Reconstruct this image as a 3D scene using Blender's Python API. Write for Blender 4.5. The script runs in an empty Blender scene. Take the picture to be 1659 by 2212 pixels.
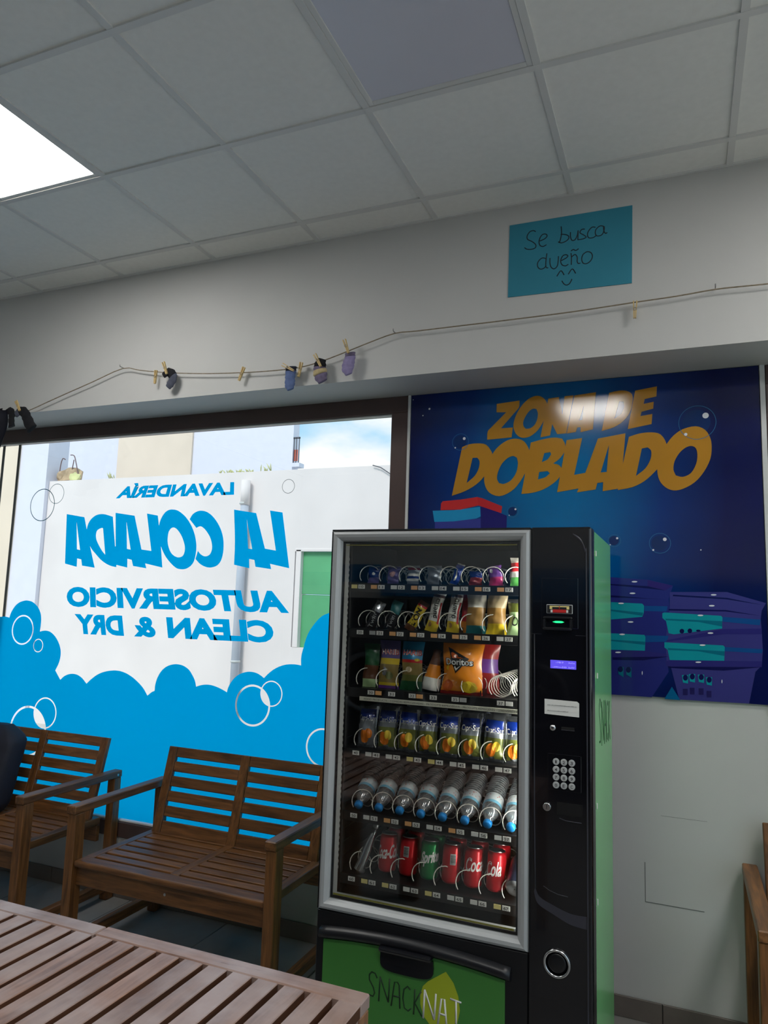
import bpy, bmesh, math, random
from mathutils import Vector, Matrix
from mathutils.geometry import tessellate_polygon
random.seed(7)
SC = bpy.context.scene
COL = SC.collection
PI = math.pi

# ---------------------------------------------------------------- camera, world, sun, exposure
cam_d = bpy.data.cameras.new('camera')
cam_d.sensor_fit = 'HORIZONTAL'; cam_d.sensor_width = 36.0
cam_d.lens = 36.0 * 1556.510 / 1659.0
cam_d.clip_start = 0.05; cam_d.clip_end = 200
cam = bpy.data.objects.new('camera', cam_d); COL.objects.link(cam)
cam.matrix_world = Matrix(((0.923980, 0.019648, 0.381935, 1.601754), (0.381169, -0.128655, -0.915510, -2.733447), (0.031149, 0.991495, -0.126364, 1.578597), (0.000000, 0.000000, 0.000000, 1.000000)))
SC.camera = cam
vs = SC.view_settings
vs.view_transform = 'Standard'; vs.look = 'None'; vs.gamma = 1.0; vs.use_curve_mapping = False
vs.exposure = 0.0
LED = 22.5           # radiance of a lit ceiling panel
SKY = 1.15           # sky strength
SUN = 2.35           # sun strength
LED_BAR = 36.0        # strip lamp inside the vending machine

world = bpy.data.worlds.new('sky'); SC.world = world; world.use_nodes = True
wn, wl = world.node_tree.nodes, world.node_tree.links
wn.clear()
w_out = wn.new('ShaderNodeOutputWorld'); w_bg = wn.new('ShaderNodeBackground')
w_tc = wn.new('ShaderNodeTexCoord'); w_map = wn.new('ShaderNodeMapping')
w_map.inputs['Scale'].default_value = (2.2, 2.2, 5.0); w_map.inputs['Location'].default_value = (0.35, 0.2, 0.55)
w_no = wn.new('ShaderNodeTexNoise'); w_no.inputs['Scale'].default_value = 1.6; w_no.inputs['Detail'].default_value = 5; w_no.inputs['Roughness'].default_value = 0.5
w_rp = wn.new('ShaderNodeValToRGB')
w_rp.color_ramp.elements[0].position = 0.43; w_rp.color_ramp.elements[0].color = (0.30, 0.66, 0.95, 1)
w_rp.color_ramp.elements[1].position = 0.58; w_rp.color_ramp.elements[1].color = (1.0, 1.0, 1.0, 1)
w_bg.inputs['Strength'].default_value = SKY
wl.new(w_tc.outputs['Generated'], w_map.inputs['Vector']); wl.new(w_map.outputs['Vector'], w_no.inputs['Vector'])
wl.new(w_no.outputs['Fac'], w_rp.inputs['Fac']); wl.new(w_rp.outputs['Color'], w_bg.inputs['Color']); wl.new(w_bg.outputs['Background'], w_out.inputs['Surface'])

sun_d = bpy.data.lights.new('sun', 'SUN'); sun_d.energy = SUN; sun_d.angle = math.radians(20); sun_d.color = (1.0, 0.97, 0.93)
sun = bpy.data.objects.new('sun', sun_d); COL.objects.link(sun)
sun.rotation_euler = Vector((0.05, 0.72, -0.70)).to_track_quat('-Z', 'Y').to_euler()

# ---------------------------------------------------------------- helpers
def lin(c):
    return tuple(((v / 255) / 12.92 if v / 255 <= 0.04045 else (((v / 255) + 0.055) / 1.055) ** 2.4) for v in c)

def mat(name, rgb, rough=0.5, metal=0.0, var=0.06, scale=8.0, bump=0.0, emit=None, estr=0.0, coat=0.0, stretch=(1, 1, 1), spec=0.5):
    m = bpy.data.materials.new(name); m.use_nodes = True
    nt = m.node_tree; n, l = nt.nodes, nt.links
    b = n['Principled BSDF']
    c = lin(rgb)
    b.inputs['Roughness'].default_value = rough; b.inputs['Metallic'].default_value = metal
    b.inputs['Coat Weight'].default_value = coat; b.inputs['Specular IOR Level'].default_value = spec
    tc = n.new('ShaderNodeTexCoord'); mp = n.new('ShaderNodeMapping'); mp.inputs['Scale'].default_value = stretch
    no = n.new('ShaderNodeTexNoise'); no.inputs['Scale'].default_value = scale; no.inputs['Detail'].default_value = 4
    rp = n.new('ShaderNodeValToRGB')
    rp.color_ramp.elements[0].position = 0.3; rp.color_ramp.elements[1].position = 0.7
    rp.color_ramp.elements[0].color = (*[max(0, v * (1 - var)) for v in c], 1)
    rp.color_ramp.elements[1].color = (*[min(1, v * (1 + var)) for v in c], 1)
    l.new(tc.outputs['Object'], mp.inputs['Vector']); l.new(mp.outputs['Vector'], no.inputs['Vector'])
    l.new(no.outputs['Fac'], rp.inputs['Fac']); l.new(rp.outputs['Color'], b.inputs['Base Color'])
    if bump:
        bp = n.new('ShaderNodeBump'); bp.inputs['Strength'].default_value = bump; bp.inputs['Distance'].default_value = 0.002
        l.new(no.outputs['Fac'], bp.inputs['Height']); l.new(bp.outputs['Normal'], b.inputs['Normal'])
    if emit:
        b.inputs['Emission Color'].default_value = (*lin(emit), 1); b.inputs['Emission Strength'].default_value = estr
    return m

def wood(name, dark, light, axis, rough=0.42, worn=None):
    m = bpy.data.materials.new(name); m.use_nodes = True
    n, l = m.node_tree.nodes, m.node_tree.links
    b = n['Principled BSDF']
    tc = n.new('ShaderNodeTexCoord'); mp = n.new('ShaderNodeMapping')
    oi = n.new('ShaderNodeObjectInfo'); ad = n.new('ShaderNodeVectorMath'); ad.operation = 'ADD'
    cx = n.new('ShaderNodeCombineXYZ'); mu = n.new('ShaderNodeMath'); mu.operation = 'MULTIPLY'; mu.inputs[1].default_value = 37.0
    l.new(oi.outputs['Random'], mu.inputs[0])
    for k in range(3): l.new(mu.outputs[0], cx.inputs[k])
    s = [26, 26, 26]; s[axis] = 2.2
    mp.inputs['Scale'].default_value = s
    no = n.new('ShaderNodeTexNoise'); no.inputs['Scale'].default_value = 2.2; no.inputs['Detail'].default_value = 8; no.inputs['Roughness'].default_value = 0.62; no.inputs['Distortion'].default_value = 0.6
    rp = n.new('ShaderNodeValToRGB')
    rp.color_ramp.elements[0].position = 0.28; rp.color_ramp.elements[0].color = (*lin(dark), 1)
    rp.color_ramp.elements[1].position = 0.72; rp.color_ramp.elements[1].color = (*lin(light), 1)
    l.new(tc.outputs['Object'], mp.inputs['Vector']); l.new(mp.outputs['Vector'], ad.inputs[0]); l.new(cx.outputs['Vector'], ad.inputs[1])
    l.new(ad.outputs['Vector'], no.inputs['Vector']); l.new(no.outputs['Fac'], rp.inputs['Fac'])
    hs = n.new('ShaderNodeHueSaturation')
    mr = n.new('ShaderNodeMapRange'); mr.inputs['To Min'].default_value = 0.82; mr.inputs['To Max'].default_value = 1.16
    l.new(oi.outputs['Random'], mr.inputs['Value']); l.new(mr.outputs['Result'], hs.inputs['Value']); l.new(rp.outputs['Color'], hs.inputs['Color'])
    last = hs.outputs['Color']
    if worn:
        n2 = n.new('ShaderNodeTexNoise'); n2.inputs['Scale'].default_value = 5.0; n2.inputs['Detail'].default_value = 6
        r2 = n.new('ShaderNodeValToRGB'); r2.color_ramp.elements[0].position = 0.42; r2.color_ramp.elements[1].position = 0.68
        mx = n.new('ShaderNodeMixRGB'); mx.inputs['Color2'].default_value = (*lin(worn), 1)
        l.new(tc.outputs['Object'], n2.inputs['Vector']); l.new(n2.outputs['Fac'], r2.inputs['Fac']); l.new(r2.outputs['Color'], mx.inputs['Fac'])
        l.new(last, mx.inputs['Color1']); last = mx.outputs['Color']
    l.new(last, b.inputs['Base Color'])
    mr2 = n.new('ShaderNodeMapRange'); mr2.inputs['To Min'].default_value = rough - 0.08; mr2.inputs['To Max'].default_value = rough + 0.14
    l.new(no.outputs['Fac'], mr2.inputs['Value']); l.new(mr2.outputs['Result'], b.inputs['Roughness'])
    bp = n.new('ShaderNodeBump'); bp.inputs['Strength'].default_value = 0.25; bp.inputs['Distance'].default_value = 0.001
    l.new(no.outputs['Fac'], bp.inputs['Height']); l.new(bp.outputs['Normal'], b.inputs['Normal'])
    return m

def clear(name, tint=(1, 1, 1), refl=1.0, rough=0.0, body=0.0, body_rgb=(255, 255, 255)):
    """clear pane or plastic: transparent, mirror reflection by the fresnel law, optional haze"""
    m = bpy.data.materials.new(name); m.use_nodes = True
    n, l = m.node_tree.nodes, m.node_tree.links
    n.clear()
    out = n.new('ShaderNodeOutputMaterial'); tr = n.new('ShaderNodeBsdfTransparent'); tr.inputs['Color'].default_value = (*tint, 1)
    gl = n.new('ShaderNodeBsdfGlossy'); gl.inputs['Roughness'].default_value = rough
    ge = n.new('ShaderNodeNewGeometry'); dt = n.new('ShaderNodeVectorMath'); dt.operation = 'DOT_PRODUCT'
    l.new(ge.outputs['Incoming'], dt.inputs[0]); l.new(ge.outputs['Normal'], dt.inputs[1])
    def mth(op, a, v):
        q = n.new('ShaderNodeMath'); q.operation = op
        if op == 'SUBTRACT': q.inputs[0].default_value = v; l.new(a, q.inputs[1])
        else:
            l.new(a, q.inputs[0])
            if v is not None: q.inputs[1].default_value = v
        return q.outputs[0]
    sch = mth('ADD', mth('MULTIPLY', mth('POWER', mth('SUBTRACT', mth('ABSOLUTE', dt.outputs['Value'], None), 1.0), 5.0), 0.96), 0.04)   # schlick
    mu = n.new('ShaderNodeMath'); mu.operation = 'MULTIPLY'; mu.inputs[1].default_value = refl; mu.use_clamp = True
    mx = n.new('ShaderNodeMixShader')
    l.new(sch, mu.inputs[0]); l.new(mu.outputs[0], mx.inputs['Fac'])
    base = tr.outputs['BSDF']
    if body:
        df = n.new('ShaderNodeBsdfDiffuse'); df.inputs['Color'].default_value = (*lin(body_rgb), 1)
        m2 = n.new('ShaderNodeMixShader'); m2.inputs['Fac'].default_value = body
        l.new(tr.outputs['BSDF'], m2.inputs[1]); l.new(df.outputs['BSDF'], m2.inputs[2]); base = m2.outputs['Shader']
    l.new(base, mx.inputs[1]); l.new(gl.outputs['BSDF'], mx.inputs[2]); l.new(mx.outputs['Shader'], out.inputs['Surface'])
    return m

def vinyl(name, rgb, trans, k=0.8):
    """printed film stuck on the window pane: lets daylight glow through"""
    m = bpy.data.materials.new(name); m.use_nodes = True
    n, l = m.node_tree.nodes, m.node_tree.links
    n.clear()
    out = n.new('ShaderNodeOutputMaterial'); df = n.new('ShaderNodeBsdfDiffuse'); tl = n.new('ShaderNodeBsdfTranslucent'); mx = n.new('ShaderNodeMixShader')
    tc = n.new('ShaderNodeTexCoord'); no = n.new('ShaderNodeTexNoise'); no.inputs['Scale'].default_value = 1.5
    hs = n.new('ShaderNodeHueSaturation'); mr = n.new('ShaderNodeMapRange'); mr.inputs['To Min'].default_value = 0.95; mr.inputs['To Max'].default_value = 1.05
    hs.inputs['Color'].default_value = (*lin(trans), 1)
    l.new(tc.outputs['Object'], no.inputs['Vector']); l.new(no.outputs['Fac'], mr.inputs['Value']); l.new(mr.outputs['Result'], hs.inputs['Value']); l.new(hs.outputs['Color'], tl.inputs['Color'])
    df.inputs['Color'].default_value = (*lin(rgb), 1)
    mx.inputs['Fac'].default_value = k
    l.new(df.outputs['BSDF'], mx.inputs[1]); l.new(tl.outputs['BSDF'], mx.inputs[2]); l.new(mx.outputs['Shader'], out.inputs['Surface'])
    return m

def wpos(o):
    v = Vector((0, 0, 0))
    while o is not None:
        v += o.location; o = o.parent
    return v

class MB:
    """collects shapes (world or thing-local coordinates) and links them as one mesh object"""
    def __init__(s): s.bm = bmesh.new()
    def _mi(s, geom, mi):
        for f in geom:
            f.material_index = mi
    def box(s, x0, x1, y0, y1, z0, z1, bev=0.0, mi=0, M=None, seg=1):
        vs_ = [s.bm.verts.new((x, y, z)) for z in (z0, z1) for (x, y) in ((x0, y0), (x1, y0), (x1, y1), (x0, y1))]
        fs = [s.bm.faces.new([vs_[i] for i in q]) for q in ((3, 2, 1, 0), (4, 5, 6, 7), (0, 1, 5, 4), (1, 2, 6, 5), (2, 3, 7, 6), (3, 0, 4, 7))]
        s._mi(fs, mi)
        if bev:
            r = bmesh.ops.bevel(s.bm, geom=list({e for f in fs for e in f.edges}), offset=bev, segments=seg, affect='EDGES', profile=0.5)
            allv = set(v for f in r['faces'] for v in f.verts) | {v for v in vs_ if v.is_valid}
            for f in r['faces']: f.material_index = mi
            vs_ = [v for v in allv if v.is_valid]
            if M is not None:
                done = set()
                st = list(vs_)
                while st:
                    v = st.pop()
                    if v in done: continue
                    done.add(v)
                    for e in v.link_edges:
                        w = e.other_vert(v)
                        if w not in done: st.append(w)
                vs_ = list(done)
        if M is not None:
            for v in vs_: v.co = M @ v.co
        return s
    def tube(s, path, r, n=6, closed=False, mi=0, caps=True, smooth=True):
        P = [Vector(p) for p in path]; m = len(P); rings = []
        rr = r if isinstance(r, (list, tuple)) else [r] * m
        up = None
        for i in range(m):
            if closed: t = P[(i + 1) % m] - P[i - 1]
            else: t = P[min(i + 1, m - 1)] - P[max(i - 1, 0)]
            t.normalize()
            if up is None:
                a = Vector((0, 0, 1)) if abs(t.z) < 0.9 else Vector((1, 0, 0))
                up = (a - t * a.dot(t)).normalized()
            else:
                up = (up - t * up.dot(t))
                if up.length < 1e-6: up = t.orthogonal()
                up.normalize()
            sd = t.cross(up)
            q = rr[i]; qa, qb = q if isinstance(q, tuple) else (q, q)
            rings.append([s.bm.verts.new(P[i] + sd * (qa * math.cos(2 * PI * k / n)) + up * (qb * math.sin(2 * PI * k / n))) for k in range(n)])
        cnt = m if closed else m - 1
        for i in range(cnt):
            A, B = rings[i], rings[(i + 1) % m]
            for k in range(n):
                f = s.bm.faces.new((A[k], A[(k + 1) % n], B[(k + 1) % n], B[k])); f.material_index = mi; f.smooth = smooth
        if caps and not closed:
            for R_ in (rings[0], rings[-1]):
                f = s.bm.faces.new(R_ if R_ is rings[-1] else R_[::-1]); f.material_index = mi
        return s
    def lathe(s, prof, n=16, M=None, mi=0, mis=None, cap=True, smooth=True):
        rings = []
        for (r, z) in prof:
            rings.append([s.bm.verts.new((r * math.cos(2 * PI * k / n), r * math.sin(2 * PI * k / n), z)) for k in range(n)])
        for i in range(len(prof) - 1):
            A, B = rings[i], rings[i + 1]
            for k in range(n):
                f = s.bm.faces.new((A[k], A[(k + 1) % n], B[(k + 1) % n], B[k])); f.smooth = smooth
                f.material_index = mis[i] if mis else mi
        if cap:
            f = s.bm.faces.new(rings[0][::-1]); f.material_index = mis[0] if mis else mi
            f = s.bm.faces.new(rings[-1]); f.material_index = mis[-1] if mis else mi
        if M is not None:
            for R_ in rings:
                for v in R_: v.co = M @ v.co
        return s
    def poly(s, loops, to3, depth=None, mi=0):
        """filled outline with holes; to3(x, z) -> Vector; depth: thickness vector"""
        L = [[Vector((p[0], p[1], 0)) for p in lp] for lp in loops]
        tris = tessellate_polygon(L)
        flat = [p for lp in loops for p in lp]
        fr = [s.bm.verts.new(to3(p[0], p[1])) for p in flat]
        fs = []
        for t in tris:
            try: fs.append(s.bm.faces.new([fr[i] for i in t]))
            except ValueError: pass
        if depth is not None:
            d = Vector(depth)
            bk = [s.bm.verts.new(v.co + d) for v in fr]
            for t in tris:
                try: fs.append(s.bm.faces.new([bk[i] for i in reversed(t)]))
                except ValueError: pass
            o = 0
            for lp in loops:
                k = len(lp)
                for i in range(k):
                    a, b = o + i, o + (i + 1) % k
                    fs.append(s.bm.faces.new((fr[a], fr[b], bk[b], bk[a])))
                o += k
            bmesh.ops.recalc_face_normals(s.bm, faces=fs)
        s._mi(fs, mi)
        return s
    def text(s, string, fn, mi=0, bold=0.0):
        """fn(u, v) -> Vector ; u in 0..1 along the line, v = 1 at capital height"""
        V_, F_ = TEXT(string, bold)
        vv = [s.bm.verts.new(fn(u, v)) for u, v in V_]
        for f in F_:
            try:
                g = s.bm.faces.new([vv[i] for i in f]); g.material_index = mi
            except ValueError: pass
        return s
    def grid(s, nu, nv, fn, mi=None, smooth=True, closed_u=False):
        R_ = [[s.bm.verts.new(fn(i / nu, j / nv)) for i in range(nu if closed_u else nu + 1)] for j in range(nv + 1)]
        for j in range(nv):
            for i in range(nu):
                i2 = (i + 1) % nu if closed_u else i + 1
                f = s.bm.faces.new((R_[j][i], R_[j][i2], R_[j + 1][i2], R_[j + 1][i])); f.smooth = smooth
                f.material_index = mi(i / nu, (j + .5) / nv) if callable(mi) else (mi or 0)
        return s
    def mesh(s, name, off=Vector((0, 0, 0))):
        for v in s.bm.verts: v.co -= off
        me = bpy.data.meshes.new(name); s.bm.to_mesh(me); s.bm.free()
        return me
    def build(s, name, mats, parent=None, label=None, local=False):
        me = s.mesh(name, Vector((0, 0, 0)) if (local or parent is None) else wpos(parent))
        for m_ in (mats if isinstance(mats, (list, tuple)) else [mats]): me.materials.append(m_)
        o = bpy.data.objects.new(name, me); COL.objects.link(o)
        if parent is not None: o.parent = parent
        if label: o['label'] = label
        return o

_tc = {}
def TEXT(string, bold=0.0):
    key = (string, bold)
    if key in _tc: return _tc[key]
    def geo(st):
        cu = bpy.data.curves.new('lettering_source', 'FONT'); cu.body = st; cu.offset = bold; cu.resolution_u = 4
        ob = bpy.data.objects.new('lettering_source', cu); COL.objects.link(ob)
        dg = bpy.context.evaluated_depsgraph_get(); dg.update()
        me = bpy.data.meshes.new_from_object(ob.evaluated_get(dg))
        V_ = [(v.co.x, v.co.y) for v in me.vertices]; F_ = [tuple(p.vertices) for p in me.polygons]
        bpy.data.objects.remove(ob); bpy.data.curves.remove(cu); bpy.data.meshes.remove(me)
        return V_, F_
    V_, F_ = geo(string)
    if '_cap' not in _tc:
        h = geo('H')[0]; _tc['_cap'] = max(y for _, y in h)
    cap = _tc['_cap'] + bold
    xs = [x for x, _ in V_] or [0, 1]
    x0, x1 = min(xs), max(xs)
    V2 = [((x - x0) / max(1e-6, x1 - x0), (y + bold) / (cap + bold)) for x, y in V_]
    _tc[key] = (V2, F_); _tc[key + ('w',)] = (x1 - x0) / cap
    return _tc[key]

def quad(TL, TR, BR, BL, y=None):
    """u to the right, v up"""
    def fn(u, v):
        a = (BL[0] * (1 - u) + BR[0] * u, BL[1] * (1 - u) + BR[1] * u); b = (TL[0] * (1 - u) + TR[0] * u, TL[1] * (1 - u) + TR[1] * u)
        return Vector((a[0] * (1 - v) + b[0] * v, y, a[1] * (1 - v) + b[1] * v))
    return fn

def rect(x0, x1, z0, z1, y): return lambda u, v: Vector((x0 + (x1 - x0) * u, y, z0 + (z1 - z0) * v))

def thing(name, label, cat, loc=(0, 0, 0), group=None):
    o = bpy.data.objects.new(name, None); COL.objects.link(o); o.empty_display_size = 0.1
    o.location = loc; o['label'] = label; o['category'] = cat
    if group: o['group'] = group
    return o
def tag(o, label, cat, group=None):
    o['label'] = label; o['category'] = cat
    if group: o['group'] = group
    return o
def structure(o): o['kind'] = 'structure'; return o
KIDS = {}
def copy_tree(o, parent=None):
    c = o.copy(); COL.objects.link(c)
    if parent is not None: c.parent = parent
    for ch in o.children: copy_tree(ch, c)
    return c
def dup(o, loc, label, group=None, rz=0.0):
    c = copy_tree(o); c.location = loc; c.rotation_euler = (0, 0, rz); c['label'] = label
    if group: c['group'] = group
    return c
def smooth_path(P, k=4):
    """catmull-rom through 2d or 3d points"""
    P = [Vector(p) for p in P]; out = []
    for i in range(len(P) - 1):
        a, b, c, d = P[max(i - 1, 0)], P[i], P[i + 1], P[min(i + 2, len(P) - 1)]
        for j in range(k):
            t = j / k
            out.append(0.5 * ((2 * b) + (c - a) * t + (2 * a - 5 * b + 4 * c - d) * t * t + (3 * b - a - 3 * c + d) * t ** 3))
    out.append(P[-1]); return out
def circle(cx, cz, r, n=40): return [(cx + r * math.cos(2 * PI * k / n), cz + r * math.sin(2 * PI * k / n)) for k in range(n)]

def smooth_loop(L, k=3, lim=50):
    """rounds the runs of an outline that bend gently, keeps its corners"""
    n = len(L); P = [Vector(p) for p in L]; out = []
    def bend(i):
        a = P[i] - P[i - 1]; b = P[(i + 1) % n] - P[i]
        return math.degrees(a.angle(b)) if a.length > 1e-6 and b.length > 1e-6 else 0
    soft = [bend(i) < lim for i in range(n)]
    for i in range(n):
        a, b, c, d = P[i - 1], P[i], P[(i + 1) % n], P[(i + 2) % n]
        out.append(tuple(b))
        if not soft[i] and not soft[(i + 1) % n]: continue
        t1 = (c - a) / 2 if soft[i] else (c - b); t2 = (d - b) / 2 if soft[(i + 1) % n] else (c - b)
        m = (c - b).length
        if t1.length > m: t1 = t1.normalized() * m
        if t2.length > m: t2 = t2.normalized() * m
        for j in range(1, k):
            t = j / k; h1 = 2 * t ** 3 - 3 * t * t + 1; h2 = t ** 3 - 2 * t * t + t; h3 = -2 * t ** 3 + 3 * t * t; h4 = t ** 3 - t * t
            out.append(tuple(h1 * b + h2 * t1 + h3 * c + h4 * t2))
    return out
D={}
D['LA']=[[(-0.6182,2.0548),(-0.4781,2.0333),(-0.413,1.845),(-0.3467,1.8347),(-0.3941,2.0454),(-0.318,2.0335),(-0.2623,1.7441),(-0.3775,1.766),(-0.3689,1.7384),(-0.4647,1.7499),(-0.4735,1.7854),(-0.5068,1.7908),(-0.502,1.7416),(-0.5981,1.7596),(-0.6008,1.8807)],[(-0.5343,2.0019),(-0.4909,1.8426),(-0.5158,1.845)]]
D['C']=[[(-0.9046,2.0078),(-0.8858,2.0347),(-0.8572,2.05),(-0.8278,2.0533),(-0.7918,2.0452),(-0.7551,2.0225),(-0.7174,1.9829),(-0.688,1.9341),(-0.6728,1.881),(-0.6716,1.8235),(-0.6828,1.7804),(-0.7066,1.7539),(-0.746,1.743),(-0.7811,1.747),(-0.8173,1.7626),(-0.8487,1.7891),(-0.8356,1.8329),(-0.8153,1.8135),(-0.7853,1.8029),(-0.7571,1.8136),(-0.7447,1.8426),(-0.749,1.8765),(-0.7643,1.9105),(-0.79,1.9424),(-0.8149,1.9622),(-0.833,1.9673),(-0.856,1.9587)]]
D['OLADA']=[[(-1.1115,1.9757),(-1.1056,2.0009),(-1.0924,2.0284),(-1.0698,2.0533),(-1.0459,2.0629),(-1.0214,2.0639),(-0.9902,2.0577),(-0.952,2.0359),(-0.9196,2.008),(-0.8863,1.9655),(-0.8616,1.916),(-0.8489,1.867),(-0.8476,1.828),(-0.8568,1.7793),(-0.8754,1.7524),(-0.9038,1.7361),(-0.9333,1.7314),(-0.9698,1.7369),(-1.0081,1.7611),(-1.0479,1.7979),(-1.0721,1.8302),(-1.0881,1.8576),(-1.0679,1.7398),(-1.1896,1.7618),(-1.1785,1.7346),(-1.2742,1.7468),(-1.2869,1.7816),(-1.3188,1.7876),(-1.315,1.7373),(-1.3955,1.7519),(-1.3943,1.7395),(-1.4255,1.7433),(-1.4699,1.7575),(-1.5157,1.7824),(-1.5574,1.8159),(-1.5876,1.8413),(-1.6035,1.8605),(-1.5542,1.7337),(-1.652,1.7455),(-1.6615,1.7816),(-1.6941,1.7878),(-1.6919,1.7379),(-1.7855,1.7564),(-1.8053,2.0527),(-1.6649,2.0319),(-1.6391,1.9591),(-1.6314,1.9912),(-1.6122,2.0189),(-1.5812,2.0399),(-1.5434,2.0478),(-1.5048,2.0449),(-1.4491,2.0303),(-1.4157,1.8581),(-1.4114,1.8581),(-1.431,2.0533),(-1.29,2.0338),(-1.2225,1.8401),(-1.1527,1.8324),(-1.2026,2.0447),(-1.1247,2.0317),(-1.1129,1.9781)],[(-1.7227,2.0033),(-1.6771,1.837),(-1.7017,1.8413)],[(-1.5156,1.9642),(-1.4833,1.8098),(-1.5101,1.8329),(-1.5413,1.871),(-1.5598,1.9008),(-1.5652,1.9306),(-1.5581,1.9518),(-1.54,1.9623),(-1.524,1.9664)],[(-1.3457,2.0),(-1.3003,1.8393),(-1.3269,1.8434)],[(-1.0098,1.963),(-0.9878,1.9542),(-0.958,1.9242),(-0.9371,1.8894),(-0.9239,1.8524),(-0.9257,1.823),(-0.9362,1.8043),(-0.9626,1.7968),(-0.9936,1.8056),(-1.0198,1.8277),(-1.0381,1.8625),(-1.0453,1.8974),(-1.0414,1.9373),(-1.0277,1.9572)]]
D['t1']=[(-1.4012,2.2106),(-0.6275,2.2097),(-0.6239,2.1358),(-1.4386,2.1377)]
D['t2']=[(-1.7575,1.6269),(-0.291,1.6339),(-0.2504,1.5169),(-1.7436,1.5055)]
D['t3']=[(-1.68,1.471),(-0.3478,1.4817),(-0.3272,1.3635),(-1.6514,1.3514)]
D['rings']=[('thin',-2.0099,2.113,0.1,0.0046),('thin',-1.9027,2.1794,0.0613,0.0029),('thin',-0.2906,2.1705,0.0375,0.0022),('cut',-2.0768,1.3559,0.0889,0.009),('cut',-1.9402,1.2695,0.0395,0.0054),('cut',-0.4385,1.0445,0.1041,0.0101),('cut',-0.3312,1.111,0.0643,0.0059),('cut',-1.8399,0.8885,0.0887,0.0078),('cut',-1.9633,0.7751,0.1446,0.0125),('cut',-0.0295,0.8775,0.0919,0.0086),('cut',0.0147,0.7323,0.0574,0.0064)]
D['foam']=[(-2.2755,1.4263),(-2.2386,1.4296),(-2.1958,1.4247),(-2.1843,1.458),(-2.1577,1.4949),(-2.1242,1.5185),(-2.0841,1.5299),(-2.0636,1.5315),(-2.027,1.5269),(-1.9946,1.5128),(-1.9665,1.4913),(-1.9452,1.4622),(-1.9351,1.4292),(-1.9336,1.3886),(-1.9366,1.3517),(-1.8949,1.359),(-1.8544,1.3534),(-1.8119,1.3279),(-1.778,1.2896),(-1.7594,1.2473),(-1.7587,1.2077),(-1.769,1.1712),(-1.7891,1.1343),(-1.7438,1.0839),(-1.7169,1.106),(-1.6843,1.1192),(-1.6509,1.1239),(-1.6167,1.1201),(-1.5816,1.1049),(-1.5452,1.076),(-1.5149,1.1019),(-1.472,1.1305),(-1.4219,1.1501),(-1.3586,1.1615),(-1.3075,1.1608),(-1.2623,1.1506),(-1.2166,1.1318),(-1.1705,1.1036),(-1.1373,1.0772),(-1.1085,1.0427),(-1.0812,1.0632),(-1.062,1.0718),(-1.0606,1.1041),(-1.049,1.1429),(-1.0251,1.1802),(-0.9914,1.206),(-0.9508,1.2194),(-0.9155,1.2215),(-0.8798,1.2152),(-0.8433,1.1963),(-0.8179,1.1677),(-0.8014,1.1426),(-0.7916,1.1132),(-0.7598,1.1233),(-0.7262,1.1284),(-0.6922,1.1272),(-0.6524,1.1186),(-0.6239,1.1092),(-0.5972,1.0985),(-0.5916,1.1207),(-0.577,1.1489),(-0.5516,1.1778),(-0.5202,1.198),(-0.4831,1.2094),(-0.4509,1.2114),(-0.4185,1.2055),(-0.3911,1.1929),(-0.379,1.1848),(-0.3601,1.2039),(-0.3301,1.228),(-0.2947,1.2471),(-0.2591,1.259),(-0.2234,1.2638),(-0.1928,1.2638),(-0.1682,1.2609),(-0.17,1.295),(-0.1655,1.326),(-0.1547,1.3617),(-0.158,1.3581),(-0.1372,1.4185),(-0.1014,1.4714),(-0.0623,1.5089),(-0.0224,1.5257),(0.0486,1.555),(0.1484,1.5625),(0.2356,1.5209),(0.3101,1.447)]
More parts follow.
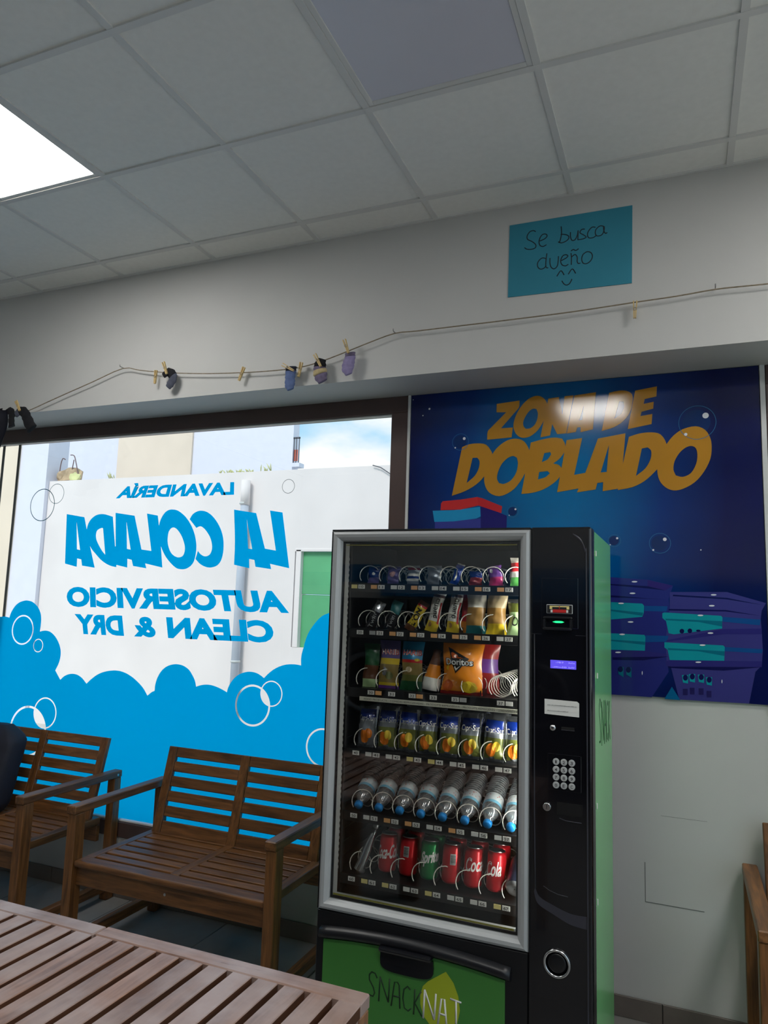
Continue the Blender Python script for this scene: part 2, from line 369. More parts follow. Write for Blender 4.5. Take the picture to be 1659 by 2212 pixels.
D['yellow']=[[[(0.8175,2.5153),(0.9238,2.5229),(0.9216,2.4911),(0.907,2.4732),(0.8387,2.3979),(0.8939,2.3983),(0.8885,2.3524),(0.7744,2.3478),(0.7764,2.3869),(0.7938,2.4059),(0.8627,2.4725),(0.817,2.4749)]],[[(1.05,2.492),(1.0395,2.5175),(1.0204,2.5339),(0.9964,2.5384),(0.9675,2.5283),(0.9385,2.5032),(0.9144,2.4677),(0.9,2.4313),(0.8969,2.3991),(0.9079,2.3686),(0.9299,2.3499),(0.9541,2.347),(0.9781,2.3544),(1.0067,2.3771),(1.0327,2.4171),(1.0444,2.4531)],[(0.9871,2.4796),(1.0015,2.476),(1.0078,2.4558),(1.0041,2.4265),(0.9922,2.4027),(0.9731,2.3891),(0.9538,2.3879),(0.9431,2.401),(0.9415,2.4209),(0.9511,2.4451),(0.9678,2.4686)]],[[(1.0547,2.5212),(1.1009,2.5243),(1.1173,2.4428),(1.1266,2.5261),(1.1661,2.5276),(1.1335,2.3555),(1.094,2.3545),(1.0719,2.4022),(1.0626,2.3507),(1.0196,2.3445),(1.035,2.4243)]],[[(1.1698,2.5264),(1.262,2.5331),(1.2484,2.3664),(1.1954,2.3568),(1.1955,2.3794),(1.1818,2.3793),(1.1749,2.3591),(1.1358,2.3544)],[(1.2095,2.4747),(1.2034,2.4125),(1.1897,2.411)]],[[(1.318,2.5259),(1.3601,2.5318),(1.3908,2.5277),(1.4124,2.5107),(1.4142,2.4776),(1.4028,2.4313),(1.3763,2.3956),(1.3366,2.3701),(1.2855,2.3568)],[(1.3597,2.4843),(1.3772,2.4805),(1.3791,2.4567),(1.3679,2.4292),(1.3391,2.4077)]],[[(1.4257,2.5262),(1.5138,2.5372),(1.511,2.4931),(1.4639,2.4853),(1.4594,2.4646),(1.5,2.4707),(1.4974,2.4406),(1.4503,2.4302),(1.4458,2.4118),(1.4937,2.4176),(1.4901,2.3738),(1.3933,2.3579)]],[[(0.6549,2.3198),(0.6899,2.3312),(0.7328,2.333),(0.7701,2.324),(0.7969,2.2883),(0.7998,2.2672),(0.7924,2.2309),(0.7616,2.1747),(0.7251,2.1394),(0.6722,2.1097),(0.6088,2.0894)],[(0.706,2.2655),(0.7285,2.2655),(0.7393,2.2491),(0.7372,2.2176),(0.7191,2.1816),(0.6796,2.1473)]],[[(0.7997,2.2777),(0.828,2.3129),(0.8693,2.3393),(0.9105,2.3447),(0.9463,2.3296),(0.9693,2.2896),(0.9721,2.2535),(0.9623,2.2078),(0.9373,2.1576),(0.9022,2.1128),(0.8564,2.0859),(0.8203,2.0834),(0.7862,2.1009),(0.7674,2.1327),(0.7627,2.1694),(0.7716,2.2161)],[(0.8958,2.265),(0.9137,2.2563),(0.919,2.2303),(0.9117,2.1894),(0.889,2.1543),(0.8558,2.1374),(0.8325,2.1419),(0.823,2.1619),(0.8268,2.1929),(0.8445,2.2311),(0.8701,2.2559)]],[[(0.9767,2.3227),(1.0318,2.3349),(1.0813,2.3396),(1.1156,2.3325),(1.1288,2.3063),(1.1254,2.2711),(1.101,2.2395),(1.0766,2.222),(1.101,2.2143),(1.1156,2.196),(1.1059,2.1613),(1.0767,2.1322),(1.0325,2.106),(0.983,2.0924),(0.9353,2.0888)],[(1.037,2.2707),(1.0642,2.2743),(1.0676,2.264),(1.0519,2.2419),(1.0262,2.2304)],[(1.0149,2.1861),(1.052,2.1886),(1.0619,2.1781),(1.0422,2.1612),(1.0091,2.1523)]],[[(1.135,2.3246),(1.2024,2.3304),(1.1677,2.1666),(1.2319,2.1764),(1.2179,2.1093),(1.1785,2.1044),(1.0938,2.0916)]],[[(1.2694,2.3238),(1.3837,2.3401),(1.3621,2.1007),(1.2874,2.0903),(1.2901,2.1297),(1.2657,2.127),(1.2582,2.0989),(1.1791,2.0885),(1.2167,2.178)],[(1.3157,2.2951),(1.305,2.1743),(1.2797,2.1728)]],[[(1.3979,2.3238),(1.4408,2.3355),(1.4878,2.3377),(1.5249,2.3262),(1.5472,2.2845),(1.5419,2.2395),(1.5227,2.1953),(1.4945,2.1614),(1.4568,2.1277),(1.4096,2.1042),(1.3501,2.0935),(1.3678,2.187)],[(1.4494,2.2697),(1.4729,2.2735),(1.4867,2.2575),(1.4838,2.2223),(1.4623,2.1829),(1.4243,2.1516)]],[[(1.5472,2.282),(1.5753,2.318),(1.6122,2.3433),(1.6619,2.3526),(1.6971,2.3353),(1.7162,2.2995),(1.7205,2.2598),(1.7141,2.2111),(1.6887,2.1584),(1.6524,2.1157),(1.6072,2.0902),(1.5711,2.085),(1.5395,2.0999),(1.5171,2.1305),(1.5095,2.1758),(1.5188,2.2357)],[(1.6422,2.2701),(1.6599,2.2607),(1.666,2.2332),(1.6607,2.194),(1.6398,2.1555),(1.6082,2.1405),(1.5813,2.1479),(1.5727,2.1731),(1.5778,2.2077),(1.5966,2.2417),(1.6196,2.2629)]]]
D['art']=[('indigo',[(0.5281,1.968),(0.7486,1.9803),(0.7497,1.9006),(0.5296,1.9021)]),('navy',[(0.7478,2.0346),(0.7688,2.0341),(0.8701,1.991),(0.8685,1.8997),(0.7497,1.9006)]),('cyan',[(0.5158,2.0212),(0.6199,2.0217),(0.7451,2.0346),(0.7484,1.9906),(0.7275,1.9806),(0.6209,1.9693),(0.5253,1.9681)]),('red',[(0.5564,2.0548),(0.5644,2.0652),(0.6513,2.0709),(0.7313,2.0807),(0.7371,2.041),(0.6522,2.0236),(0.5544,2.0231)]),('darkred',[(0.7313,2.0807),(0.7577,2.0732),(0.8476,2.0349),(0.8444,2.0032),(0.7371,2.041)]),('purple',[(1.3147,1.7205),(1.4685,1.7118),(1.562,1.6895),(1.5449,1.6352),(1.5515,1.5538),(1.5332,1.4251),(1.5397,1.341),(1.4738,1.2354),(1.3108,1.2349)]),('violet',[(1.5494,1.6633),(1.7617,1.6681),(1.8993,1.628),(1.8836,1.5988),(1.8789,1.5658),(1.881,1.5168),(1.8824,1.4436),(1.877,1.3867),(1.8542,1.3611),(1.8285,1.2385),(1.5774,1.2342),(1.5481,1.3626),(1.5325,1.3827),(1.5299,1.4675),(1.5482,1.5965)]),('purple2',[(1.4643,1.7109),(1.562,1.6895),(1.5333,1.6695),(1.4639,1.6833)]),('dark',[(1.3145,1.6923),(1.464,1.6855),(1.5333,1.6695),(1.4638,1.6758),(1.3144,1.687)]),('dark',[(1.3141,1.6447),(1.4632,1.6352),(1.5448,1.633),(1.314,1.6358)]),('dark',[(1.5613,1.6528),(1.7611,1.645),(1.8916,1.6196),(1.7609,1.6387),(1.5612,1.6464)]),('dark',[(1.5442,1.5942),(1.756,1.5967),(1.8793,1.5781),(1.7559,1.5905),(1.5441,1.5878)]),('teal',[(1.3181,1.6159),(1.4423,1.6128),(1.4492,1.6043),(1.448,1.576),(1.4415,1.5584),(1.3175,1.543)]),('tealdark',[(1.3179,1.5849),(1.4459,1.5759),(1.4416,1.5627),(1.3178,1.5783)]),('blue',[(1.4504,1.6044),(1.5403,1.6049),(1.5359,1.5832),(1.4501,1.5826)]),('teal',[(1.3171,1.4858),(1.4488,1.4851),(1.4528,1.4767),(1.45,1.4207),(1.3165,1.418)]),('tealdark',[(1.3168,1.4595),(1.4513,1.4573),(1.4503,1.4443),(1.3168,1.4538)]),('blue',[(1.4529,1.4832),(1.5423,1.4851),(1.5338,1.4613),(1.4525,1.4552)]),('teal',[(1.5196,1.5762),(1.5278,1.5795),(1.7382,1.5731),(1.743,1.567),(1.7408,1.5232),(1.5624,1.4924),(1.5424,1.4957),(1.5332,1.5445),(1.5193,1.5569)]),('tealdark',[(1.5314,1.5543),(1.7423,1.5524),(1.741,1.5307),(1.6544,1.5457),(1.5313,1.5479)]),('blue',[(1.7439,1.5692),(1.8788,1.5637),(1.8744,1.541),(1.7434,1.5504)]),('violet2',[(1.5339,1.4676),(1.7464,1.5213),(1.8814,1.529),(1.8807,1.5066),(1.7459,1.5005),(1.5338,1.4613)]),('teal',[(1.5257,1.4587),(1.7429,1.4569),(1.7484,1.451),(1.7451,1.3972),(1.5446,1.3877),(1.5373,1.4296),(1.5254,1.4374)]),('tealdark',[(1.5382,1.436),(1.748,1.4344),(1.7468,1.4158),(1.6518,1.4293),(1.5393,1.4284)]),('blue',[(1.7484,1.451),(1.8826,1.4497),(1.8784,1.4333),(1.748,1.4344)]),('violet2',[(1.3207,1.4117),(1.4438,1.4204),(1.533,1.4124),(1.5328,1.3997),(1.4434,1.3925),(1.3226,1.3835)]),('violet2',[(1.5285,1.3825),(1.5446,1.3885),(1.8775,1.4029),(1.8768,1.3806),(1.5321,1.3624)]),('dark',[(1.5361,1.3618),(1.8768,1.3806),(1.7423,1.3588),(1.7195,1.3586),(1.54,1.357)]),('dark',[(1.3226,1.387),(1.5408,1.4022),(1.4433,1.3818),(1.3225,1.377)]),('tealdeep',[(1.5219,1.2328),(1.5507,1.283),(1.5813,1.232)]),('teal',[(1.5891,1.3316),(1.6127,1.3332),(1.6112,1.2998),(1.5925,1.3026)]),('dark',[(1.6113,1.3227),(1.6103,1.3175),(1.6076,1.3133),(1.6038,1.3108),(1.5996,1.3105),(1.5958,1.3125),(1.5933,1.3164),(1.5925,1.3214),(1.5935,1.3265),(1.5962,1.3308),(1.6,1.3333),(1.6042,1.3336),(1.608,1.3315),(1.6105,1.3277)]),('plum',[(1.5912,1.2776),(1.6093,1.2789),(1.6087,1.254),(1.5923,1.2528)]),('teal',[(1.6148,1.3375),(1.6382,1.339),(1.6367,1.3057),(1.6181,1.3086)]),('dark',[(1.6368,1.3285),(1.6358,1.3234),(1.6331,1.3192),(1.6293,1.3167),(1.6251,1.3164),(1.6214,1.3184),(1.6189,1.3223),(1.6181,1.3273),(1.6191,1.3324),(1.6218,1.3366),(1.6256,1.3391),(1.6298,1.3394),(1.6335,1.3374),(1.636,1.3335)]),('plum',[(1.6168,1.2836),(1.6347,1.2849),(1.6342,1.2601),(1.6178,1.2588)]),('teal',[(1.6479,1.3375),(1.6711,1.339),(1.6696,1.3059),(1.6511,1.3088)]),('dark',[(1.6697,1.3286),(1.6687,1.3235),(1.666,1.3193),(1.6622,1.3168),(1.6581,1.3166),(1.6544,1.3185),(1.6519,1.3224),(1.6511,1.3274),(1.6522,1.3325),(1.6548,1.3367),(1.6586,1.3392),(1.6628,1.3394),(1.6664,1.3375),(1.6689,1.3336)]),('plum',[(1.6498,1.2839),(1.6676,1.2852),(1.667,1.2605),(1.6508,1.2592)]),('teal',[(1.6767,1.3291),(1.6997,1.3306),(1.6981,1.2976),(1.6798,1.3005)]),('dark',[(1.6983,1.3202),(1.6973,1.3152),(1.6946,1.311),(1.6909,1.3085),(1.6868,1.3082),(1.6831,1.3102),(1.6807,1.314),(1.6799,1.319),(1.6809,1.3241),(1.6836,1.3283),(1.6873,1.3307),(1.6914,1.331),(1.6951,1.329),(1.6975,1.3252)]),('plum',[(1.6785,1.2757),(1.6961,1.277),(1.6955,1.2524),(1.6795,1.2512)]),('tealdark',[(1.3446,1.348),(1.3655,1.3492),(1.3651,1.3084),(1.3451,1.3199)]),('dark',[(1.3638,1.3405),(1.3627,1.3352),(1.3599,1.3309),(1.3558,1.3283),(1.3514,1.328),(1.3473,1.3301),(1.3446,1.3341),(1.3436,1.3393),(1.3447,1.3446),(1.3475,1.349),(1.3516,1.3515),(1.3561,1.3518),(1.3601,1.3497),(1.3628,1.3457)]),('tealdark',[(1.3759,1.3477),(1.3967,1.349),(1.3962,1.3083),(1.3765,1.3198)]),('dark',[(1.395,1.3403),(1.3939,1.3351),(1.3911,1.3307),(1.3871,1.3281),(1.3826,1.3278),(1.3787,1.3299),(1.3759,1.3339),(1.375,1.3391),(1.376,1.3444),(1.3789,1.3487),(1.3829,1.3513),(1.3873,1.3516),(1.3913,1.3495),(1.394,1.3455)]),('dark',[(1.6013,1.5068),(1.6003,1.5027),(1.5978,1.4994),(1.5943,1.4974),(1.5904,1.4972),(1.5869,1.4989),(1.5846,1.502),(1.5838,1.506),(1.5847,1.5101),(1.5872,1.5135),(1.5908,1.5154),(1.5947,1.5156),(1.5981,1.5139),(1.6005,1.5108)]),('dark',[(1.6309,1.5093),(1.6299,1.5053),(1.6275,1.5019),(1.624,1.5),(1.6201,1.4998),(1.6167,1.5014),(1.6143,1.5046),(1.6135,1.5086),(1.6145,1.5127),(1.617,1.516),(1.6205,1.5179),(1.6243,1.5181),(1.6278,1.5165),(1.6301,1.5133)]),('dark',[(1.6622,1.5115),(1.6613,1.5098),(1.6589,1.5084),(1.6555,1.5075),(1.6516,1.5074),(1.6482,1.5079),(1.6458,1.5092),(1.645,1.5108),(1.6459,1.5125),(1.6483,1.5139),(1.6518,1.5148),(1.6556,1.5149),(1.659,1.5143),(1.6614,1.5131)]),('white',[(1.4243,1.7032),(1.4232,1.7018),(1.42,1.7007),(1.4155,1.7),(1.4104,1.6999),(1.4059,1.7004),(1.4028,1.7015),(1.4017,1.7028),(1.4028,1.7041),(1.406,1.7053),(1.4105,1.7059),(1.4155,1.706),(1.4201,1.7055),(1.4232,1.7045)]),('white',[(1.4158,1.655),(1.4146,1.6537),(1.4115,1.6525),(1.4069,1.6518),(1.4019,1.6517),(1.3974,1.6522),(1.3942,1.6532),(1.3931,1.6545),(1.3943,1.6559),(1.3974,1.657),(1.402,1.6577),(1.407,1.6578),(1.4115,1.6573),(1.4147,1.6563)]),('white',[(1.4068,1.5363),(1.4057,1.5349),(1.4025,1.5337),(1.398,1.5329),(1.393,1.5327),(1.3885,1.5332),(1.3853,1.5341),(1.3842,1.5354),(1.3854,1.5368),(1.3885,1.5379),(1.3931,1.5387),(1.3981,1.5389),(1.4026,1.5385),(1.4057,1.5375)]),('white',[(1.3561,1.4092),(1.3549,1.4078),(1.3518,1.4066),(1.3472,1.4058),(1.3422,1.4055),(1.3376,1.4058),(1.3345,1.4067),(1.3333,1.408),(1.3345,1.4094),(1.3376,1.4106),(1.3422,1.4114),(1.3473,1.4117),(1.3518,1.4114),(1.355,1.4105)]),('white',[(1.7238,1.6559),(1.7227,1.6546),(1.7198,1.6535),(1.7156,1.6528),(1.7109,1.6527),(1.7067,1.6532),(1.7039,1.6541),(1.7029,1.6554),(1.7039,1.6567),(1.7069,1.6578),(1.7111,1.6585),(1.7157,1.6586),(1.7199,1.6581),(1.7228,1.6571)]),('white',[(1.7157,1.6123),(1.7147,1.611),(1.7118,1.6098),(1.7076,1.6091),(1.7029,1.609),(1.6987,1.6094),(1.6958,1.6104),(1.6948,1.6116),(1.6959,1.613),(1.6988,1.6141),(1.703,1.6148),(1.7077,1.6149),(1.7119,1.6145),(1.7147,1.6135)]),('white',[(1.7085,1.5039),(1.7074,1.5026),(1.7045,1.5014),(1.7003,1.5007),(1.6957,1.5005),(1.6915,1.5008),(1.6886,1.5017),(1.6876,1.503),(1.6887,1.5043),(1.6916,1.5054),(1.6958,1.5062),(1.7005,1.5064),(1.7046,1.506),(1.7075,1.5051)]),('white',[(1.6614,1.3869),(1.6603,1.3856),(1.6574,1.3844),(1.6532,1.3836),(1.6485,1.3833),(1.6443,1.3836),(1.6414,1.3845),(1.6404,1.3857),(1.6414,1.387),(1.6444,1.3882),(1.6486,1.389),(1.6533,1.3893),(1.6575,1.389),(1.6604,1.3881)]),('white',[(1.6733,1.5726),(1.6723,1.5712),(1.6693,1.5701),(1.6651,1.5694),(1.6604,1.5692),(1.6561,1.5696),(1.6532,1.5706),(1.6522,1.5718),(1.6533,1.5731),(1.6563,1.5743),(1.6605,1.575),(1.6652,1.5752),(1.6694,1.5747),(1.6723,1.5738)]),('white',[(1.6784,1.4549),(1.6773,1.4536),(1.6744,1.4524),(1.6702,1.4516),(1.6655,1.4514),(1.6613,1.4518),(1.6584,1.4526),(1.6574,1.4539),(1.6585,1.4552),(1.6614,1.4563),(1.6657,1.4571),(1.6703,1.4573),(1.6745,1.457),(1.6774,1.4561)]),('white',[(1.3699,1.6121),(1.3688,1.6107),(1.3656,1.6095),(1.361,1.6088),(1.3559,1.6087),(1.3514,1.6091),(1.3482,1.6101),(1.3471,1.6114),(1.3482,1.6128),(1.3514,1.614),(1.356,1.6147),(1.3611,1.6148),(1.3657,1.6144),(1.3688,1.6134)]),('white',[(1.3728,1.4839),(1.3716,1.4825),(1.3685,1.4813),(1.3639,1.4805),(1.3589,1.4803),(1.3543,1.4807),(1.3512,1.4816),(1.3501,1.4829),(1.3512,1.4843),(1.3544,1.4855),(1.3589,1.4863),(1.364,1.4865),(1.3685,1.4861),(1.3717,1.4852)]),('white',[(1.4401,1.3304),(1.4399,1.327),(1.4394,1.3243),(1.4388,1.3228),(1.438,1.3228),(1.4374,1.3242),(1.437,1.3268),(1.4369,1.3302),(1.4371,1.3335),(1.4376,1.3362),(1.4382,1.3377),(1.439,1.3378),(1.4396,1.3363),(1.44,1.3337)]),('white',[(1.7363,1.3167),(1.736,1.3135),(1.7355,1.3109),(1.7349,1.3094),(1.7342,1.3094),(1.7337,1.3107),(1.7333,1.3133),(1.7332,1.3165),(1.7335,1.3197),(1.7339,1.3223),(1.7346,1.3237),(1.7353,1.3238),(1.7358,1.3224),(1.7362,1.3199)])]
D['bubbles']=[(0.6463,2.3445,0.0402),(1.6681,2.3681,0.0723),(1.3335,1.8758,0.0267),(1.515,1.8641,0.0426),(0.8972,2.0098,0.0264)]
D['specks']=[(0.4881,2.5165,0.005),(0.4559,2.4857,0.003),(1.6703,1.8364,0.0025),(0.4036,2.5682,0.002)]
D['card']=[(0.9373,3.2202),(1.4405,3.2164),(1.4348,2.8851),(0.9323,2.8951)]
D['strokes']=[[(1.0496,3.1716),(1.0401,3.1785),(1.0249,3.176),(1.0135,3.1598),(1.0155,3.1432),(1.0346,3.1298),(1.0499,3.1131),(1.048,3.0994),(1.031,3.0954),(1.012,3.0994),(1.0024,3.1079)],[(1.0668,3.1263),(1.0874,3.1327),(1.0975,3.143),(1.093,3.153),(1.0799,3.1541),(1.0686,3.142),(1.0638,3.1228),(1.0687,3.1059),(1.0819,3.0996),(1.095,3.1054)],[(1.1562,3.1765),(1.158,3.1463),(1.1543,3.1231),(1.1488,3.1061),(1.1451,3.1107)],[(1.1543,3.1409),(1.169,3.1383),(1.1855,3.1295),(1.1873,3.1173),(1.1764,3.1073),(1.158,3.1026),(1.1451,3.1088)],[(1.1947,3.1437),(1.1947,3.1239),(1.2001,3.1072),(1.2128,3.1069),(1.223,3.1268),(1.2256,3.1461),(1.2244,3.1049)],[(1.2527,3.1471),(1.2401,3.1474),(1.2328,3.1349),(1.2472,3.1226),(1.2579,3.1109),(1.2453,3.1052),(1.2237,3.105)],[(1.2956,3.1472),(1.2813,3.1498),(1.267,3.1347),(1.2633,3.1177),(1.2704,3.1047),(1.2865,3.1039),(1.2989,3.1115)],[(1.3292,3.145),(1.3134,3.1499),(1.2973,3.1371),(1.2947,3.12),(1.3025,3.1081),(1.3202,3.1097),(1.3291,3.1275),(1.3303,3.1448)],[(1.3275,3.1434),(1.3291,3.1236),(1.336,3.1127),(1.3413,3.1168)],[(1.097,3.066),(1.0933,3.034),(1.0934,3.0062),(1.1027,3.0008)],[(1.0933,3.0439),(1.0765,3.0486),(1.0596,3.0334),(1.0586,3.0137),(1.0691,3.0009),(1.0841,3.0017),(1.0945,3.012)],[(1.11,3.0432),(1.1101,3.0194),(1.1157,3.0007),(1.1286,2.9927),(1.1415,3.0065),(1.1452,3.0453)],[(1.1562,3.0238),(1.1763,3.0324),(1.1836,3.041),(1.1745,3.0476),(1.1617,3.0426),(1.1543,3.0241),(1.1598,3.0055),(1.1745,2.9985),(1.1854,3.0034)],[(1.1964,3.0507),(1.1981,3.0288),(1.1974,2.9996)],[(1.1981,3.0327),(1.2127,3.0421),(1.2217,3.0289),(1.2216,3.0094),(1.227,2.9999),(1.2342,3.0015)],[(1.1964,3.0597),(1.2055,3.0649),(1.2163,3.0592),(1.2272,3.0652)],[(1.2594,3.0461),(1.2451,3.0368),(1.2396,3.0182),(1.2449,2.9998),(1.2592,2.9948),(1.2753,3.0046),(1.2825,3.0228),(1.2772,3.0392),(1.2648,3.046),(1.2558,3.0447)],[(1.1386,2.9578),(1.1551,2.98),(1.1682,2.9591)],[(1.1853,2.9596),(1.2017,2.9805),(1.215,2.959)],[(1.1591,2.9351),(1.1671,2.921),(1.178,2.9139),(1.1907,2.9187),(1.1998,2.9368)]]
D['rope']=[(-2.2256,2.4821),(-1.9372,2.5589),(-1.791,2.5967),(-1.5625,2.661),(-1.3362,2.7223),(-1.1339,2.7775),(-1.0234,2.7578),(-0.9155,2.7385),(-0.7659,2.7166),(-0.5791,2.6962),(-0.3865,2.6823),(-0.228,2.6751),(-0.0752,2.6749),(0.0474,2.6919),(0.1991,2.7305),(0.3051,2.7595),(0.4245,2.787),(0.5285,2.7853),(0.7416,2.7847),(0.944,2.7842),(1.2112,2.7858),(1.4455,2.7933),(1.5968,2.797),(1.7358,2.8052),(1.8229,2.8036),(1.9139,2.8011),(2.0645,2.8001)]
D['nails']=[(-1.1486,2.789),(0.4182,2.7977),(1.7366,2.8153)]
D['pegs']=[((-1.8659,2.6564),(-1.8209,2.5856)),((-0.9051,2.7492),(-0.9068,2.6676)),((-0.842,2.775),(-0.8125,2.7056)),((-0.3677,2.7008),(-0.3882,2.6465)),((-0.1201,2.6807),(-0.0864,2.6615)),((-0.0459,2.6982),(-0.0572,2.6293)),((0.034,2.7259),(0.0738,2.6547)),((0.1853,2.7784),(0.2119,2.7047)),((1.4479,2.7984),(1.4453,2.7243))]
D['clothes']={'sock1':[(-1.8286,2.5803),(-1.7768,2.5365),(-1.7286,2.4882)],'glove':[(-1.9125,2.5892),(-1.8968,2.553),(-1.8907,2.5069)],'cuff1':[(-1.8891,2.5767),(-1.8467,2.5816)],'navy':[(-2.0243,2.6029),(-1.9788,2.5941),(-1.939,2.5154),(-1.9299,2.394),(-1.9665,2.3424),(-2.0237,2.3588)],'s366':[(-0.8351,2.7145),(-0.8119,2.7172),(-0.7808,2.6947),(-0.7932,2.669),(-0.8172,2.6418)],'s627':[(-0.0981,2.6688),(-0.0963,2.6346),(-0.0971,2.603),(-0.0928,2.5711)],'s692':[(0.0637,2.6841),(0.0583,2.6467),(0.0669,2.6169),(0.0751,2.5962)],'s754':[(0.2102,2.7108),(0.2068,2.6804),(0.2032,2.6544),(0.2069,2.6212)]}
D['tags3']=[(0.5754,1.2667),(0.6537,1.267),(0.7303,1.2673),(0.8067,1.2669),(0.8846,1.2676),(1.0399,1.267)]
# ---------------------------------------------------------------- materials
PAINT = mat('white_wall_paint', (200, 200, 198), 0.65, var=0.02, scale=3, bump=0.05)
TILE_C = mat('ceiling_tile_white', (243, 243, 239), 0.85, var=0.02, scale=40, bump=0.15)
BAR_C = mat('ceiling_bar_white', (222, 222, 220), 0.5, var=0.01)
VOID = mat('ceiling_void', (40, 40, 40), 0.9)
FLOOR_T = mat('grey_floor_tile', (138, 136, 133), 0.4, var=0.08, scale=9, bump=0.05)
GROUT = mat('dark_grout', (70, 68, 66), 0.9)
SKIRT = mat('grey_brown_skirting_tile', (108, 100, 94), 0.45, var=0.08, scale=14)
FRAME_B = mat('dark_brown_window_frame', (80, 63, 60), 0.4, var=0.08, scale=6)
FRAME_D = mat('dark_grey_glazing_bar', (72, 72, 70), 0.5)
SILVER_TRIM = mat('pale_grey_trim', (205, 207, 206), 0.45, var=0.03)
SEAL = mat('white_glazing_seal', (225, 226, 226), 0.5)
PANE = clear('window_pane_glass', (0.97, 0.985, 0.98))
BLACK = mat('black_plastic', (15, 16, 20), 0.35, var=0.1, scale=20)
BLACK_G = mat('black_gloss_plastic', (13, 13, 18), 0.12, var=0.1, scale=20, coat=0.3)
CHROME = mat('chrome', (205, 206, 208), 0.22, 1.0, var=0.02)
STEEL = mat('brushed_steel', (170, 172, 174), 0.35, 1.0, var=0.05, stretch=(1, 60, 60))
LED_ON = mat('lit_led_diffuser', (250, 250, 252), 0.4, emit=(255, 252, 247), estr=LED)
LED_OFF = mat('unlit_led_diffuser', (214, 214, 226), 0.35, var=0.01)

CEIL = 3.31; SOFF = 2.593; YU = 0.175; YW = 0.48
XL, XR, YF = -3.3, 3.4, -5.0

# ---------------------------------------------------------------- the room
b = MB(); b.box(XL - .3, XR + .3, YF - .3, 0.72, -0.12, -0.014)
floor_ = structure(b.build('floor', GROUT))
me_t = None
for i in range(-5, 6):
    for j in range(-4, 1):
        x0, y1 = i * .6 + .1, .478 + j * .6
        b = MB(); b.box(.002, .598, -.598, -.002, -.014, 0, .0015)
        if me_t is None:
            me_t = b.mesh('tile'); me_t.materials.append(FLOOR_T)
        o = bpy.data.objects.new('tile', me_t); COL.objects.link(o); o.location = (x0, y1, 0); o.parent = floor_
b = MB(); b.box(XL, XR, YF, .478 - 5 * .6, -.014, -.0005); o = b.build('far_floor', FLOOR_T, floor_)

# rear wall: bulkhead above, recessed wall below with the window openings left free
W1 = (-3.05, 0.378, 0.30, SOFF)       # opening of the big window
W2 = (1.925, 3.2, 1.10, SOFF)         # opening of the second window on the right
b = MB()
b.box(XL - .3, XR + .3, YU, .72, SOFF, CEIL + .1)                  # bulkhead
b.box(XL - .3, W1[0], YW, .62, 0, SOFF); b.box(W1[0], W1[1], YW, .62, 0, W1[2]); b.box(W1[1], W2[0], YW, .62, 0, SOFF)
b.box(W2[0], W2[1], YW, .62, 0, W2[2]); b.box(W2[1], XR + .3, YW, .62, 0, SOFF)
wall_back = structure(b.build('wall_back', PAINT))
# painted-over hatch in the wall: a shallow groove left of it and below it
GROOVE = mat('paint_groove', (120, 122, 120), 0.8)
b = MB(); b.box(1.437, 1.4395, YW - .0012, YW + .004, .441, .588); b.box(1.437, 1.652, YW - .0012, YW + .004, .4375, .4405)
b.box(1.50, 1.67, YW - .0006, YW + .004, .7735, .7745)
b.build('hatch_joint', GROOVE, wall_back)
for nm, bx in (('wall_left', (XL - .3, XL, YF, YW, 0, CEIL)), ('wall_front', (XL - .3, XR + .3, YF - .3, YF, 0, CEIL))):
    b = MB(); b.box(*bx); structure(b.build(nm, PAINT))
W3 = (-4.3, -0.5, 0.25, 2.75)          # glazed shop front in the right wall
b = MB(); b.box(XR, XR + .2, YF, W3[0], 0, CEIL); b.box(XR, XR + .2, W3[1], YW, 0, CEIL); b.box(XR, XR + .2, W3[0], W3[1], 0, W3[2]); b.box(XR, XR + .2, W3[0], W3[1], W3[3], CEIL)
structure(b.build('wall_right', PAINT))
b = MB()
for y_ in (W3[0], -2.44, W3[1] - .08): b.box(XR + .05, XR + .12, y_, y_ + .08, W3[2], W3[3], .003)
b.box(XR + .051, XR + .119, W3[0], W3[1], W3[2], W3[2] + .08); b.box(XR + .051, XR + .119, W3[0], W3[1], W3[3] - .08, W3[3])
window_3 = structure(b.build('window_3', FRAME_B))
MB().box(XR + .08, XR + .086, W3[0] + .02, W3[1] - .02, W3[2] + .02, W3[3] - .02).build('pane', PANE, window_3)
